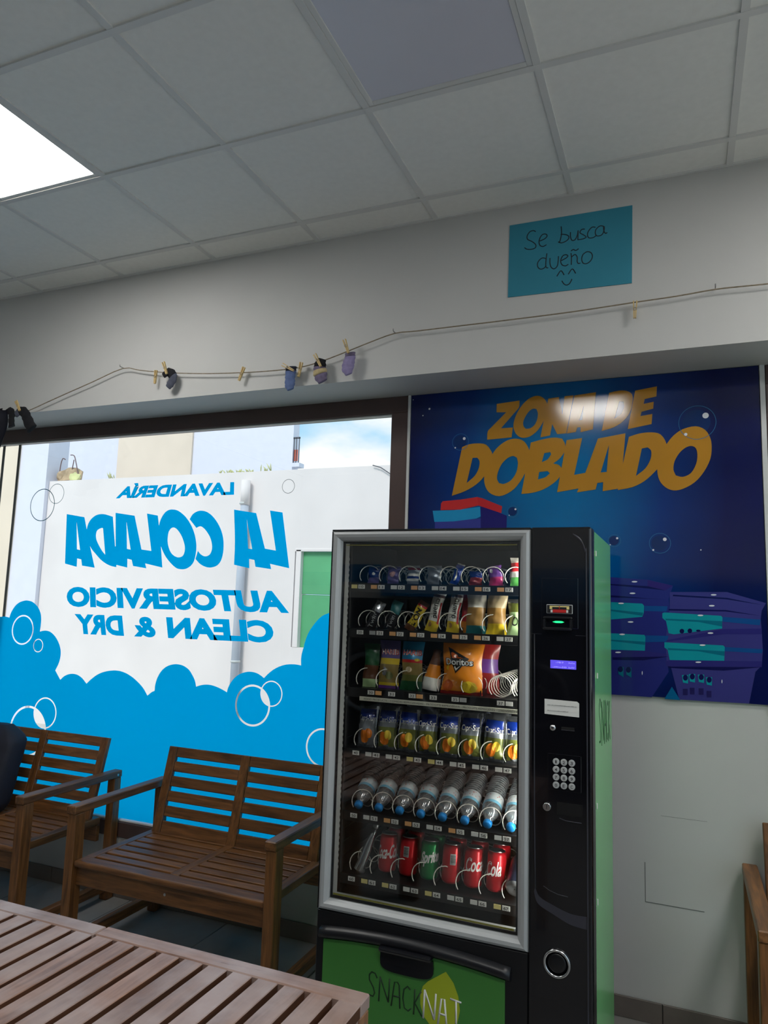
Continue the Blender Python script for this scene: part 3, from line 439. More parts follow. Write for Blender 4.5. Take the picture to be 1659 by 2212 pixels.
# things on the wall behind the camera that the vending glass mirrors
BAND = mat('blue_fascia', (20, 110, 165), 0.4); DARK_MACH = mat('dark_washer_front', (38, 40, 44), 0.3)
b = MB(); b.box(-3.2, -1.29, YF + .002, YF + .05, 1.80, 1.98); b.box(-1.27, 3.2, YF + .002, YF + .06, 1.66, 1.95); structure(b.build('trim_3', BAND))
DOOR_M = mat('washer_door_ring', (120, 122, 126), 0.3, .6)
for k in range(8):
    x = -3.15 + k * .80
    t = thing('washing_machine', ['black washer behind the camera, far left', 'black washer behind the camera, second from the left wall', 'black washer behind the camera, third from the left wall', 'black washer behind the camera, fourth from the left wall', 'black washer behind the camera, fourth from the right wall', 'black washer behind the camera, third from the right wall', 'black washer behind the camera, second from the right wall', 'black washer behind the camera, far right'][k], 'washing machine', (x + .39, YF + .33, 0), 'washers along the opposite wall')
    b = MB(); b.box(x + .005, x + .775, YF + .005, YF + .62, .0005, 1.63, .01); b.build('body', DARK_MACH, t)
    MB().tube([(x + .39 + .25 * math.cos(a_), YF + .635, .85 + .25 * math.sin(a_)) for a_ in [2 * PI * q / 28 for q in range(28)]], .028, 8, closed=True).build('door_ring', DOOR_M, t)
    MB().lathe([(.005, .02), (.22, .0)], 24, Matrix.Translation((x + .39, YF + .64, .85)) @ Matrix.Rotation(-PI / 2, 4, 'X'), cap=True).build('door_glass', BLACK_G, t)
RED = mat('red_print', (196, 36, 34), 0.4); WHITE_P = mat('white_print', (232, 232, 230), 0.5, var=0.02)

# skirting tiles
sk = structure(MB().box(XL, XR, YW - .006, YW - .0005, 0, .074).build('baseboard_back', GROUT))
me_s = None
for k in range(-11, 5):
    x0 = 1.495 + k * .45
    b = MB(); b.box(x0 + .0015, x0 + .4485, YW - .013, YW - .004, .0005, .0775, .0015); b.build('tile', SKIRT, sk)

# suspended ceiling: bars, tiles, lights
ceil_o = structure(MB().box(XL - .3, XR + .3, YF - .3, YU + .2, CEIL + .06, CEIL + .12).build('ceiling', VOID))
LIT = {(-2, 1): 1, (1, 1): 0, (1, 4): 1, (4, 1): 1, (4, 4): 1}
me_full = None; me_strip = None
for i in range(-6, 6):
    for j in range(-1, 9):
        if (i, j) in LIT: continue
        x0 = i * .6; y1 = -j * .6 if j >= 0 else YU
        y0 = -(j + 1) * .6 if j >= 0 else 0.0
        if i == -6: x0 = max(x0, XL)
        if x0 > XR - .2: continue
        b = MB(); b.box(.010, .590, .010 - (y1 - y0), -.010, .007, .020, .002)
        key = 'strip' if j < 0 else 'full'
        me = me_strip if j < 0 else me_full
        if me is None:
            me = b.mesh('tile'); me.materials.append(TILE_C)
            if j < 0: me_strip = me
            else: me_full = me
        o = bpy.data.objects.new('tile', me); COL.objects.link(o); o.parent = ceil_o; o.location = (x0, y1, CEIL)
for j in range(0, 9):
    MB().box(XL, XR, -j * .6 - .012, -j * .6 + .012, CEIL, CEIL + .03).build('grid_bar', BAR_C, ceil_o)
for i in range(-5, 6):
    for j in range(-1, 9):
        y1 = -j * .6 - .0125 if j >= 0 else YU; y0 = -(j + 1) * .6 + .0125
        MB().box(i * .6 - .012, i * .6 + .012, y0, y1, CEIL + .0006, CEIL + .03).build('grid_bar', BAR_C, ceil_o)
MB().box(XL, XR, YU - .012, YU - .0002, CEIL - .0015, CEIL + .01).build('edge_bar', BAR_C, ceil_o)

def ceiling_light(i, j, on, label):
    t = thing('ceiling_light', label, 'light', (i * .6 + .3, -j * .6 - .3, CEIL), 'square ceiling light panels')
    b = MB()
    for (x0, x1, y0, y1) in ((-.288, -.268, -.288, .288), (.268, .288, -.288, .288), (-.268, .268, -.288, -.268), (-.268, .268, .268, .288)):
        b.box(x0, x1, y0, y1, .003, .022, .0015)
    b.build('frame', BAR_C, t, local=True)
    MB().box(-.268, .268, -.268, .268, .006, .014).build('diffuser', LED_ON if on else LED_OFF, t, local=True)
names = {(-2, 1): 'lit white square ceiling panel cut by the left picture edge', (1, 1): 'unlit lilac grey square ceiling panel at the top centre',
         (1, 4): 'lit ceiling panel mirrored in the blue poster', (-2, 4): 'lit ceiling panel in the second row behind the camera, left', (4, 4): 'lit ceiling panel in the second row behind the camera, right',
         (1, 7): 'lit ceiling panel in the last row, middle', (-2, 7): 'lit ceiling panel in the last row, left', (4, 1): 'lit ceiling panel right of the picture near the window wall',
         (-5, 4): 'lit ceiling panel by the left wall', (4, 7): 'lit ceiling panel in the last row, right'}
for (i, j), on in LIT.items(): ceiling_light(i, j, on, names[(i, j)])

# ---------------------------------------------------------------- windows
w1 = MB()
x0, x1, z0, z1 = W1
w1.box(x0, x1, YW - .012, YW + .07, z1 - .082, z1, .003); w1.box(x0, x1, YW - .012, YW + .07, z0, z0 + .078, .003)
w1.box(x1 - .088, x1, YW - .0118, YW + .069, z0 + .078, z1 - .082, .003); w1.box(x0, x0 + .088, YW - .0118, YW + .069, z0 + .078, z1 - .082, .003)
window_1 = structure(w1.build('window_1', FRAME_B))
MB().box(x0 + .088, x1 - .088, .505, .511, z0 + .078, z1 - .082).build('pane', PANE, window_1)
b = MB(); b.box(x0 + .088, x1 - .088, YW - .002, .504, z0 + .0785, z0 + .089, .002); b.build('lower_seal', SEAL, window_1)
b = MB(); b.box(x0 + .088, x1 - .088, YW + .004, .504, z1 - .090, z1 - .0822, .002); b.build('upper_seal', SILVER_TRIM, window_1)
for xm in (-2.265, -2.402): MB().box(xm - .010, xm + .010, .512, .518, z0 + .078, z1 - .082, .002).build('glazing_bar', FRAME_D, window_1)
x0, x1, z0, z1 = W2
w2 = MB()
w2.box(x0, x1, YW - .012, YW + .07, z1 - .08, z1, .003); w2.box(x0, x1, YW - .012, YW + .07, z0, z0 + .08, .003)
w2.box(x1 - .085, x1, YW - .0118, YW + .069, z0 + .08, z1 - .08, .003); w2.box(x0, x0 + .085, YW - .0118, YW + .069, z0 + .08, z1 - .08, .003)
window_2 = structure(w2.build('window_2', FRAME_B))
MB().box(x0 + .085, x1 - .085, .505, .511, z0 + .08, z1 - .08).build('pane', PANE, window_2)
structure(MB().box(.3785, .3915, YW - .020, YW - .0005, 1.2, SOFF - .001, .001).build('trim_1', SILVER_TRIM))
structure(MB().box(1.9045, 1.9235, YW - .020, YW - .0005, 1.2, SOFF - .001, .001).build('trim_2', SILVER_TRIM))

# ---------------------------------------------------------------- film lettering on the big window (mirrored: it is read from the street)
VBLUE = vinyl('blue_window_film', (0, 112, 190), (0, 188, 255), .92); VDARK = vinyl('petrol_window_film', (16, 84, 98), (20, 110, 130), .3); VGREY = vinyl('grey_window_film', (70, 80, 84), (70, 80, 84), .2)
YV = .498
to_v = lambda x, z: Vector((x, YV, z))
for key, s in (('t1', 'LAVANDERÍA'), ('t2', 'AUTOSERVICIO'), ('t3', 'CLEAN & DRY')):
    TL, TR, BR, BL = D[key]
    b = MB(); fn = quad(TR, TL, BL, BR, YV)
    if '&' not in s: b.text(s, fn, bold=.05 if key == 't1' else .055)
    else:
        sub = lambda a, c: (lambda u, v: fn(a + (c - a) * u, v))
        b.text('CLEAN', sub(0, .505), bold=.055); b.text('DRY', sub(.735, 1), bold=.055)
        b.text('&', sub(.566, .682), bold=.045)
    o = b.build('window_lettering', VBLUE)
    tag(o, {'t1': 'small blue mirrored letters LAVANDERÍA on the window pane, topmost line', 't2': 'blue mirrored letters AUTOSERVICIO across the window pane', 't3': 'blue mirrored letters CLEAN & DRY, lowest line on the pane'}[key], 'lettering', 'mirrored film lettering on the window')
rt = thing('window_lettering', 'largest slanted blue mirrored letters on the window pane, between two smaller lines', 'lettering', (-.9, YV, 1.9), 'mirrored film lettering on the window')
for key, nm in (('LA', 'joined_letters'), ('C', 'letter'), ('OLADA', 'joined_letters')):
    MB().poly([smooth_loop(lp) for lp in D[key]], to_v).build(nm, VBLUE, rt)
# foam cloud with bubble rings cut out of the film
XLg, XRg = W1[0] + .088, W1[1] - .088; zb = W1[2] + .089
out = [(XLg, zb), (XLg, 1.50), (-2.72, 1.53), (-2.60, 1.46), (-2.48, 1.43), (-2.38, 1.435)] + list(D['foam']) + [(XRg, D['foam'][-1][1] + .0), (XRg, zb)]
out = [p for k, p in enumerate(out) if p[0] <= XRg + 1e-6]
b = MB(); b.poly([smooth_loop(out)], lambda x, z: Vector((x, YV, z)), (0, .001, 0))
foam = b.build('window_foam_film', VBLUE)
tag(foam, 'blue film of foam clouds with bubble rings covering the lower window', 'window film')
cuts = []
cutters = [r for r in D['rings'] if r[0] == 'cut']
def cutter(loops):
    c = MB().poly(loops, lambda x, z: Vector((x, YV - .02, z)), (0, .04, 0)).build('ring_cutter', VBLUE); cuts.append(c)
def lens(A, B):
    (ax, az, ra), (bx, bz, rb) = A, B
    pts = [p for p in circle(ax, az, ra, 90) if math.hypot(p[0] - bx, p[1] - bz) < rb]; q = [p for p in circle(bx, bz, rb, 90) if math.hypot(p[0] - ax, p[1] - az) < ra]
    allp = pts + q; cx = sum(p[0] for p in allp) / len(allp); cz = sum(p[1] for p in allp) / len(allp)
    return sorted(allp, key=lambda p: math.atan2(p[1] - cz, p[0] - cx))
for (_, cx, cz, r, t) in cutters: cutter([circle(cx, cz, r, 56), circle(cx, cz, r - t, 56)[::-1]])
for a_, b_ in ((2, 3), (4, 5)):
    A, B = cutters[a_], cutters[b_]
    cutter([lens((A[1], A[2], A[3] - .0015), (B[1], B[2], B[3] - .0015))])
for c in cuts:
    md = foam.modifiers.new('cut', 'BOOLEAN'); md.operation = 'DIFFERENCE'; md.solver = 'EXACT'; md.object = c
dg = bpy.context.evaluated_depsgraph_get(); dg.update()
me = bpy.data.meshes.new_from_object(foam.evaluated_get(dg)); foam.modifiers.clear(); foam.data = me
fb = bmesh.new(); fb.from_mesh(me); bmesh.ops.delete(fb, geom=[f for f in fb.faces if not (abs(f.normal.y) > .5 and f.calc_center_median().y < YV + .0005)], context='FACES'); fb.to_mesh(me); fb.free()   # a film: one sheet
for c in cuts: bpy.data.objects.remove(c)
thin_names = ['larger thin petrol bubble ring on the pane at upper left', 'smaller thin petrol bubble ring overlapping a larger one on the pane', 'lone thin grey bubble ring on the pane right of the lettering']
for k, (_, cx, cz, r, t) in enumerate([r for r in D['rings'] if r[0] == 'thin']):
    o = MB().poly([circle(cx, cz, r, 48), circle(cx, cz, r - t, 48)[::-1]], to_v).build('bubble_ring', VGREY if k == 2 else VDARK)
    tag(o, thin_names[k], 'window film', 'thin bubble rings on the window')

# ---------------------------------------------------------------- outside: street, opposite wall and houses
STUCCO = mat('cream_stucco', (232, 224, 222), 0.9, var=0.05, scale=1.3, bump=0.2)
STUCCO2 = mat('warm_render', (233, 216, 196), 0.9, var=0.05, scale=1.5, bump=0.2)
STUCCO3 = mat('lavender_white_render', (226, 226, 238), 0.9, var=0.02)
PIPE_G = mat('grey_downpipe', (186, 192, 204), 0.5, var=0.03)
GREEN_S = mat('green_shutter', (92, 172, 120), 0.5, var=0.12, scale=2.5)
ASPH = mat('street_paving', (196, 192, 186), 0.9)
structure(MB().box(-16, 22, -14, 16, -.4, -.13).build('ground', ASPH))
YB = 4.6
t = thing('building', 'low cream stucco wall across the street with green shutter', 'building', (-3, YB, -.13))
b = MB(); b.box(-6.5, -2.56, YB, YB + .3, -.13, 3.12); b.box(-2.56, -1.5, YB, YB + .3, 2.172, 3.12); b.box(-2.56, -1.5, YB, YB + .3, -.13, 1.055); b.box(-1.5, 6, YB, YB + .3, -.13, 3.12)
b.build('wall', STUCCO, t)
b = MB(); b.box(-2.545, -2.478, YB - .006, YB + .05, 1.055, 2.172, .004); b.box(-2.56, -1.5, YB - .006, YB + .05, 2.15, 2.185, .004); b.build('reveal', STUCCO, t)
b = MB(); b.box(-2.478, -1.5, YB + .05, YB + .08, 1.66, 2.15, .004); b.box(-2.478, -1.5, YB + .06, YB + .09, 1.055, 1.655, .004); b.build('shutter', GREEN_S, t)
t = thing('downpipe', 'grey rain pipe running down the cream wall opposite', 'pipe', (-3.25, YB - .07, 0))
MB().tube([(-3.235, YB - .075, 2.72), (-3.24, YB - .075, 1.75), (-3.25, YB - .075, -.13)], .05, 12).build('pipe', PIPE_G, t)
MB().tube([(-3.235, YB - .075, 3.0), (-3.235, YB - .075, 2.70)], .055, 12).build('upper_sleeve', STUCCO, t)
for z in (.86, 2.72): MB().tube([(-3.245, YB - .075, z - .012), (-3.245, YB - .075, z + .012)], .058, 12).build('bracket', SILVER_TRIM, t)
# rubble lump with rebar at the broken left end of the wall
RUB = mat('broken_masonry', (182, 158, 128), 0.95, var=0.35, scale=9, bump=0.5); RUST = mat('rusty_rebar', (118, 96, 96), 0.8); MOSS = mat('yellow_green_plants', (206, 206, 150), 0.9, var=0.2)
t = thing('rubble_pile', 'lump of broken masonry with bent rebar on the wall end', 'rubble', (-6.3, YB + .1, 3.135))
def lump(name, c, sx, sy, sz, m, seed, par):
    rnd = random.Random(seed); b = MB()
    bmesh.ops.create_icosphere(b.bm, subdivisions=2, radius=1)
    for v in b.bm.verts:
        k = 1 + rnd.uniform(-.22, .22); v.co = Vector((c[0] + v.co.x * sx * k, c[1] + v.co.y * sy * k, c[2] + max(-.35, v.co.z) * sz * k))
    return b.build(name, m, par)
lump('masonry', (-6.28, YB + .15, 3.19), .2, .12, .15, RUB, 1, t); lump('masonry', (-6.38, YB + .13, 3.175), .08, .10, .10, RUB, 2, t); lump('moss', (-6.15, YB + .10, 3.168), .09, .06, .09, MOSS, 3, t)
for P in ([(-6.44, YB + .1, 3.13), (-6.43, YB + .1, 3.35), (-6.40, YB + .1, 3.455), (-6.35, YB + .1, 3.44)], [(-6.22, YB + .1, 3.2), (-6.19, YB + .1, 3.43)], [(-6.08, YB + .1, 3.18), (-6.16, YB + .1, 3.42), (-6.2, YB + .1, 3.49), (-6.26, YB + .1, 3.5)]):
    MB().tube(smooth_path(P, 4), .007, 6).build('rebar', RUST, t)
for k, (px, w, lab) in enumerate(((-3.62, .16, 'low weeds growing on the wall top left of the pipe'), (-3.32, .14, 'yellow weeds on the wall top above the pipe'), (-3.05, .08, 'small weed on the wall top right of the pipe'), (-5.43, .05, 'thin lone weed on the wall top far left'))):
    rnd = random.Random(k); b = MB()
    for q in range(16 if k < 2 else 6):
        a = rnd.uniform(-w, w); h = rnd.uniform(.012, .045 if k < 2 else .10); dx = rnd.uniform(-.05, .05)
        b.tube([(px + a, YB + .05, 3.121), (px + a + dx * .5, YB + .03, 3.121 + h * .6), (px + a + dx, YB + .02, 3.121 + h)], [.006, .009, .002], 4)
    tag(b.build('wall_weed', MOSS), lab, 'plant', 'weeds on the wall top')
t = thing('building', 'lavender white upper house with a cream side behind the wall', 'building', (-7, 8, 0))
MB().box(-8.5, -6.75, 7.96, 8.2, -.13, 7).build('cream_wall', STUCCO2, t); MB().box(-13, -8.5, 8, 8.2, -.13, 7).build('white_wall', STUCCO3, t); MB().box(-6.75, -4.63, 8, 8.2, -.13, 7).build('white_wall', STUCCO3, t)
IRON = mat('dark_iron_railing', (86, 88, 96), 0.6); ORANGE = mat('orange_cloth', (226, 110, 84), 0.8)
b = MB()
b.box(-4.63, -4.50, 8.0, 8.02, 4.38, 4.41)
for x_ in (-4.61, -4.565, -4.51): b.box(x_ - .006, x_ + .006, 8, 8.012, 3.95, 4.40)
b.build('balcony_railing', IRON, t); MB().box(-4.625, -4.545, 8.02, 8.03, 3.99, 4.19).build('cloth', ORANGE, t); MB().box(-4.63, -4.48, 7.98, 8.15, 3.88, 3.95).build('balcony_slab', STUCCO3, t)
t = tag(MB().box(-12, -6.505, YB - .06, YB + .3, -.13, 4.6).build('building', STUCCO3), 'pale blue white house side at the left edge of the window', 'building')
MB().box(-12, -7.02, YB - .10, YB - .0605, -.13, 4.6).build('cream_strip', STUCCO2, t)
tag(MB().tube([(-1.60, YB - .03, 3.12), (-1.50, YB - .03, 3.09), (-1.38, YB - .03, 3.01), (-.9, YB - .03, 2.6)], .006, 5).build('cable', IRON), 'thin dark cable hanging over the right end of the opposite wall', 'cable')

# ---------------------------------------------------------------- poster
t = thing('poster', 'large glossy blue poster ZONA DE DOBLADO behind the vending machine', 'poster', (1.15, YW, 1.24))
PR = .09
def poster_blue():
    m = bpy.data.materials.new('poster_blue_print'); m.use_nodes = True
    n, l = m.node_tree.nodes, m.node_tree.links; bs = n['Principled BSDF']
    tc = n.new('ShaderNodeTexCoord'); mp = n.new('ShaderNodeMapping'); mp.inputs['Location'].default_value = (.10, 0, -.72); mp.inputs['Scale'].default_value = (1.45, 0, .80)
    gr = n.new('ShaderNodeTexGradient'); gr.gradient_type = 'SPHERICAL'; rp = n.new('ShaderNodeValToRGB')
    no = n.new('ShaderNodeTexNoise'); no.inputs['Scale'].default_value = 3.5; mx = n.new('ShaderNodeMixRGB'); mx.blend_type = 'OVERLAY'; mx.inputs['Fac'].default_value = .25
    e = rp.color_ramp.elements; e[0].position = 0.0; e[0].color = (*lin((10, 20, 78)), 1); e[1].position = .85; e[1].color = (*lin((0, 112, 172)), 1)
    e2 = e.new(.35); e2.color = (*lin((4, 50, 122)), 1)
    l.new(tc.outputs['Object'], mp.inputs['Vector']); l.new(mp.outputs['Vector'], gr.inputs['Vector']); l.new(gr.outputs['Fac'], rp.inputs['Fac'])
    l.new(tc.outputs['Object'], no.inputs['Vector']); l.new(rp.outputs['Color'], mx.inputs['Color1']); l.new(no.outputs['Fac'], mx.inputs['Color2']); l.new(mx.outputs['Color'], bs.inputs['Base Color'])
    bs.inputs['Roughness'].default_value = PR
    return m
ink = {k: mat('poster_ink_' + k, c, PR, var=.05, scale=5) for k, c in dict(yellow=(188, 134, 40), red=(206, 48, 50), darkred=(196, 40, 48), cyan=(28, 148, 202), navy=(30, 26, 112), indigo=(54, 62, 150), purple=(40, 46, 122), purple2=(48, 36, 112),
       violet=(58, 58, 128), violet2=(46, 44, 118), dark=(20, 22, 80), teal=(20, 150, 164), tealdark=(14, 108, 132), tealdeep=(8, 96, 146), blue=(22, 76, 142), plum=(38, 34, 92), white=(232, 236, 244), bubble=(44, 112, 164), bubbledark=(8, 46, 104)).items()}
MB().box(.3935, 1.9025, YW - .014, YW - .0005, 1.238, SOFF - .002, .0005).build('panel', poster_blue(), t)
pp = lambda y: (lambda x, z: Vector((x, y, z)))
yp = YW - .0146
cnt = 0
for nm, pts in D['art']:
    cnt += 1
    base = 'towel_print' if nm in ('indigo', 'navy', 'cyan', 'red', 'darkred') else 'basket_print'
    MB().poly([pts], pp(yp - cnt * .00004)).build(base, ink[nm], t)
for q, lp in enumerate(D['yellow']): MB().poly([smooth_loop(l_) for l_ in lp], pp(yp - .0012 - q * .00004)).build('letter', ink['yellow'], t)
for (cx, cz, r) in D['bubbles']:
    b = MB(); b.poly([circle(cx - .0, cz, r, 40), circle(cx, cz, r - .0022, 40)[::-1]], pp(yp - .0020), mi=0)
    b.poly([circle(cx + r * .45, cz + r * .38, r * .17, 14)], pp(yp - .0022), mi=1)
    b.poly([circle(cx - r * .62, cz - r * .66, r * .09, 10)], pp(yp - .0022), mi=1)
    b.poly([circle(cx - r * .04, cz + r * .02, r * .74, 28)], pp(yp - .00115), mi=2)
    b.build('bubble_print', [ink['bubble'], ink['white'], ink['bubbledark']], t)
for (x, z, r) in D['specks']: MB().poly([circle(x, z, r, 10)], pp(yp - .0016)).build('sparkle_print', ink['white'], t)

# ---------------------------------------------------------------- handwritten card
CARD = mat('turquoise_card', (44, 136, 160), 0.6, var=0.04, scale=6); PEN = mat('black_marker_pen', (22, 30, 40), 0.6)
t = thing('card_sign', 'turquoise card with handwritten Se busca dueño and smiley on white bulkhead', 'sign', (1.18, YU - .003, 2.885))
MB().poly([D['card']], lambda x, z: Vector((x, YU - .0035, z)), (0, .003, 0)).build('card', CARD, t)
for s in D['strokes']:
    b = MB(); b.tube(smooth_path([(x, YU - .0037, z) for x, z in s], 4), .0022, 5)
    for v in b.bm.verts: v.co.y = YU - .0037 + (v.co.y - YU + .0037) * .25
    b.build('pen_stroke', PEN, t)
# ---------------------------------------------------------------- benches
WX = wood('bench_wood_along_x', (66, 40, 20), (142, 94, 52), 0, .38); WY = wood('bench_wood_along_y', (66, 40, 20), (146, 98, 56), 1, .38); WZ = wood('bench_wood_upright', (66, 40, 20), (142, 94, 50), 2, .38)
BOLT = mat('bolt_steel', (190, 188, 184), 0.3, 1.0)
def make_bench():
    t = thing('garden_bench', 'slatted wooden bench standing alone left of the vending machine', 'bench', (0, 0, 0), 'slatted wooden benches')
    H = .51
    for sx in (-1, 1):
        X = sx * H
        for y0, y1 in ((-.172, -.112), (.405, .455)):
            b = MB(); b.box(X - .024, X + .024, y0, y1, .0005, .612, .003); b.build('leg', WZ, t, local=True)
        b = MB(); b.box(X - .026, X + .026, -.180, .458, .6125, .648, .004); b.build('armrest', WY, t, local=True)
        b = MB(); b.box(X - .019, X + .019, -.111, .404, .045, .088, .003); b.build('stretcher', WY, t, local=True)
        xi = X - sx * .0245
        b = MB(); b.box(min(xi, xi - sx * .045), max(xi, xi - sx * .045), -.10, .375, .382, .4185, .003); b.build('seat_rail', WY, t, local=True)
        for (yy, zz) in ((.425, .62),):
            MB().tube([(X + sx * .0262, yy, zz + .008), (X + sx * .0285, yy, zz + .008)], .006, 8).build('bolt', BOLT, t, local=True)
    b = MB(); b.box(-.022, .022, -.094, .375, .383, .4185, .003); b.build('seat_rail', WY, t, local=True)
    b = MB(); b.box(-H + .025, H - .025, -.168, -.0945, .392, .420, .010, seg=3); b.build('front_board', WX, t, local=True)
    b = MB(); b.box(-H + .025, H - .025, -.145, -.118, .312, .391, .003); b.build('apron', WX, t, local=True)
    MB().tube([(.0, -.1455, .355), (.0, -.1485, .355)], .006, 8).build('bolt', BOLT, t, local=True)
    b = MB(); b.box(-H + .025, H - .025, .352, .376, .30, .381, .003); b.build('apron', WX, t, local=True)
    for half in (-1, 1):
        x0, x1 = (-H + .0705, -.0225) if half < 0 else (.0225, H - .0705)
        for k in range(7):
            y0 = -.080 + k * .0645
            b = MB(); b.box(x0, x1, y0, y0 + .0470, .394, .4178, .002); b.build('seat_slat', WX, t, local=True)
    # backrest leaning back
    A = Vector((0, .318, .385)); B = Vector((0, .425, .812)); d = (B - A).normalized(); L = (B - A).length; nrm = Vector((0, -d.z, d.y))
    Mx = Matrix(((1, 0, 0, 0), (0, nrm.y, d.y, A.y), (0, nrm.z, d.z, A.z), (0, 0, 0, 1)))
    for xc in (-.440, 0, .440):
        b = MB(); b.box(xc - .025, xc + .025, -.012, .012, 0, L, .003, M=Mx); b.build('back_stile', WZ, t, local=True)
    for half in (-1, 1):
        x0, x1 = (-.4145, -.0255) if half < 0 else (.0255, .4145)
        for k in range(6):
            z1 = L - k * .0705
            z0 = z1 - .0495 if k < 5 else max(.028, z1 - .06)
            b = MB(); b.box(x0, x1, -.009, .009, z0, z1, .003, M=Mx); b.build('back_slat', WX, t, local=True)
    return t
bench = make_bench(); bench.location = (-.41, .005, 0)
dup(bench, (-1.745, .005, 0), 'slatted wooden bench cut by the left picture edge with a dark bag on it')
dup(bench, (2.322, .0, 0), 'wooden bench of which one arm shows at the right picture edge')

# ---------------------------------------------------------------- two slatted tables in front
TX = wood('table_wood_along_x', (98, 68, 54), (160, 124, 106), 0, .28, (172, 152, 146)); TY = wood('table_wood_along_y', (100, 70, 56), (164, 128, 110), 1, .30, (174, 154, 148)); TZ = wood('table_wood_upright', (112, 76, 52), (170, 126, 92), 2, .4)
TS = wood('stain_and_gap_shade', (58, 34, 22), (104, 66, 44), 1, .5)  # slat sides: unworn stain, darkened to paint the shade of the gaps
def make_table():
    """origin: back right corner on the floor; top 0.72 high"""
    t = thing('slatted_table', 'slatted wooden table nearest the vending machine, with a bolted corner leg', 'table', (0, 0, 0), 'slatted wooden tables in front')
    W, Dp = .747, .86
    for y0, y1 in ((-.0495, 0), (-Dp, -Dp + .0495)):
        b = MB(); b.box(-W, -.0005, y0, y1, .690, .720, .003); b.build('rim_board', TX, t, local=True)
    for k in range(11):
        x1 = -k * .06838 - .0004
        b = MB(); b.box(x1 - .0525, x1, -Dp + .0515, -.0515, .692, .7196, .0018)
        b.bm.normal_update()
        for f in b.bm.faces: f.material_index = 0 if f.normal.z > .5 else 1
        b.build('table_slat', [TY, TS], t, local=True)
    for x0, x1 in ((-.05, -.002), (-W + .0015, -W + .05)):
        for y0, y1 in ((-.049, -.001), (-Dp + .001, -Dp + .049)):
            b = MB(); b.box(x0, x1, y0, y1, .0005, .6895, .003); b.build('leg', TZ, t, local=True)
        b = MB(); xc = (x0 + x1) / 2; b.box(xc - .012 + (.009 if x0 > -.2 else -.009), xc + .012 + (.009 if x0 > -.2 else -.009), -Dp + .0495, -.0495, .628, .6955, .003); b.build('apron', TY, t, local=True)
    for y0, y1 in ((-.036, -.012), (-Dp + .012, -Dp + .036)):
        b = MB(); b.box(-W + .0505, -.0505, y0, y1, .62, .6895, .003); b.build('apron', TX, t, local=True)
    b = MB(); b.lathe([(.0062, 0), (.0062, .002), (.003, .0035)], 12, Matrix.Translation((-.002, -.024, .664)) @ Matrix.Rotation(PI / 2, 4, 'Y')); b.build('bolt', BOLT, t, local=True)
    return t
tb = make_table(); tb.location = (.942, -1.143, 0)
dup(tb, (.1925, -1.146, 0), 'slatted wooden table left of the joint, cut by the left picture edge')

# ---------------------------------------------------------------- dark bag on the left bench
NAVY = mat('navy_fabric', (22, 25, 40), 0.75, var=0.25, scale=18, bump=0.3); NAVY2 = mat('dark_navy_trim', (14, 16, 26), 0.6, var=0.2, scale=12)
t = thing('backpack', 'dark navy backpack leaning on the left bench at the picture edge', 'bag', (-1.92, .14, .424))
def bagfn(u, v):
    a = 2 * PI * u; z = .424 + v * .43
    w = (.185 - .03 * (v - .4) ** 2) * (1 - max(0, (v - .80)) ** 2 * 17 * .9) * (1 - max(0, .08 - v) * 2.2)
    dpt = (.105 - .03 * v) * (1 - max(0, (v - .80)) ** 2 * 15 * .9)
    c, s_ = math.cos(a), math.sin(a)
    e = lambda q: math.copysign(abs(q) ** .55, q)
    return Vector((-1.905 + w * e(c), .135 + v * .13 + dpt * e(s_) + .004 * math.sin(9 * a + 12 * v), z))
b = MB(); b.grid(28, 18, bagfn, closed_u=True)
bmesh.ops.holes_fill(b.bm, edges=[e for e in b.bm.edges if e.is_boundary]); b.build('body', NAVY, t)
b = MB(); b.grid(20, 10, lambda u, v: Vector((-1.905 + .13 * math.copysign(abs(math.cos(2 * PI * u)) ** .6, math.cos(2 * PI * u)), .045 + v * .06 - .035 * math.sin(PI * v) + .03 * abs(math.sin(PI * u)), .46 + v * .19)), closed_u=True); b.build('pocket', NAVY2, t)
MB().tube(smooth_path([(-1.96, .285, .80), (-1.955, .30, .835), (-1.905, .305, .842), (-1.855, .30, .835), (-1.85, .285, .80)], 4), .008, 8).build('handle', NAVY2, t)
b = MB(); b.box(-1.765, -1.755, .108, .112, .60, .606); b.build('zip_pull', STEEL, t)

# ---------------------------------------------------------------- clothes line, pegs and lost socks
YRP = .15
TWINE = mat('jute_twine', (140, 128, 108), 0.95, var=0.2, scale=60); PEGW = mat('peg_wood', (206, 178, 122), 0.6, var=0.12, scale=30); SPRING = mat('peg_spring', (150, 150, 150), 0.4, 1.0)
tag(MB().tube(smooth_path([(-3.25, YRP, 2.70), (-2.6, YRP, 2.56)] + [(x, YRP, z) for x, z in D['rope']] + [(2.7, YRP, 2.80), (3.35, YRP, 2.84)], 3), .0026, 6).build('clothes_line', TWINE), 'thin twine clothes line strung along the white bulkhead', 'clothes line')
for (x, z), lab in zip(D['nails'], ('hook holding the twine above the left part of the window', 'hook holding the twine above the right window corner', 'hook holding the twine right of the turquoise card')):
    tag(MB().tube([(x, YU + .002, z), (x, YRP + .008, z - .001), (x, YRP - .006, z), (x, YRP - .007, z + .009)], .0022, 6).build('wall_hook', SPRING), lab, 'hook', 'hooks of the clothes line')
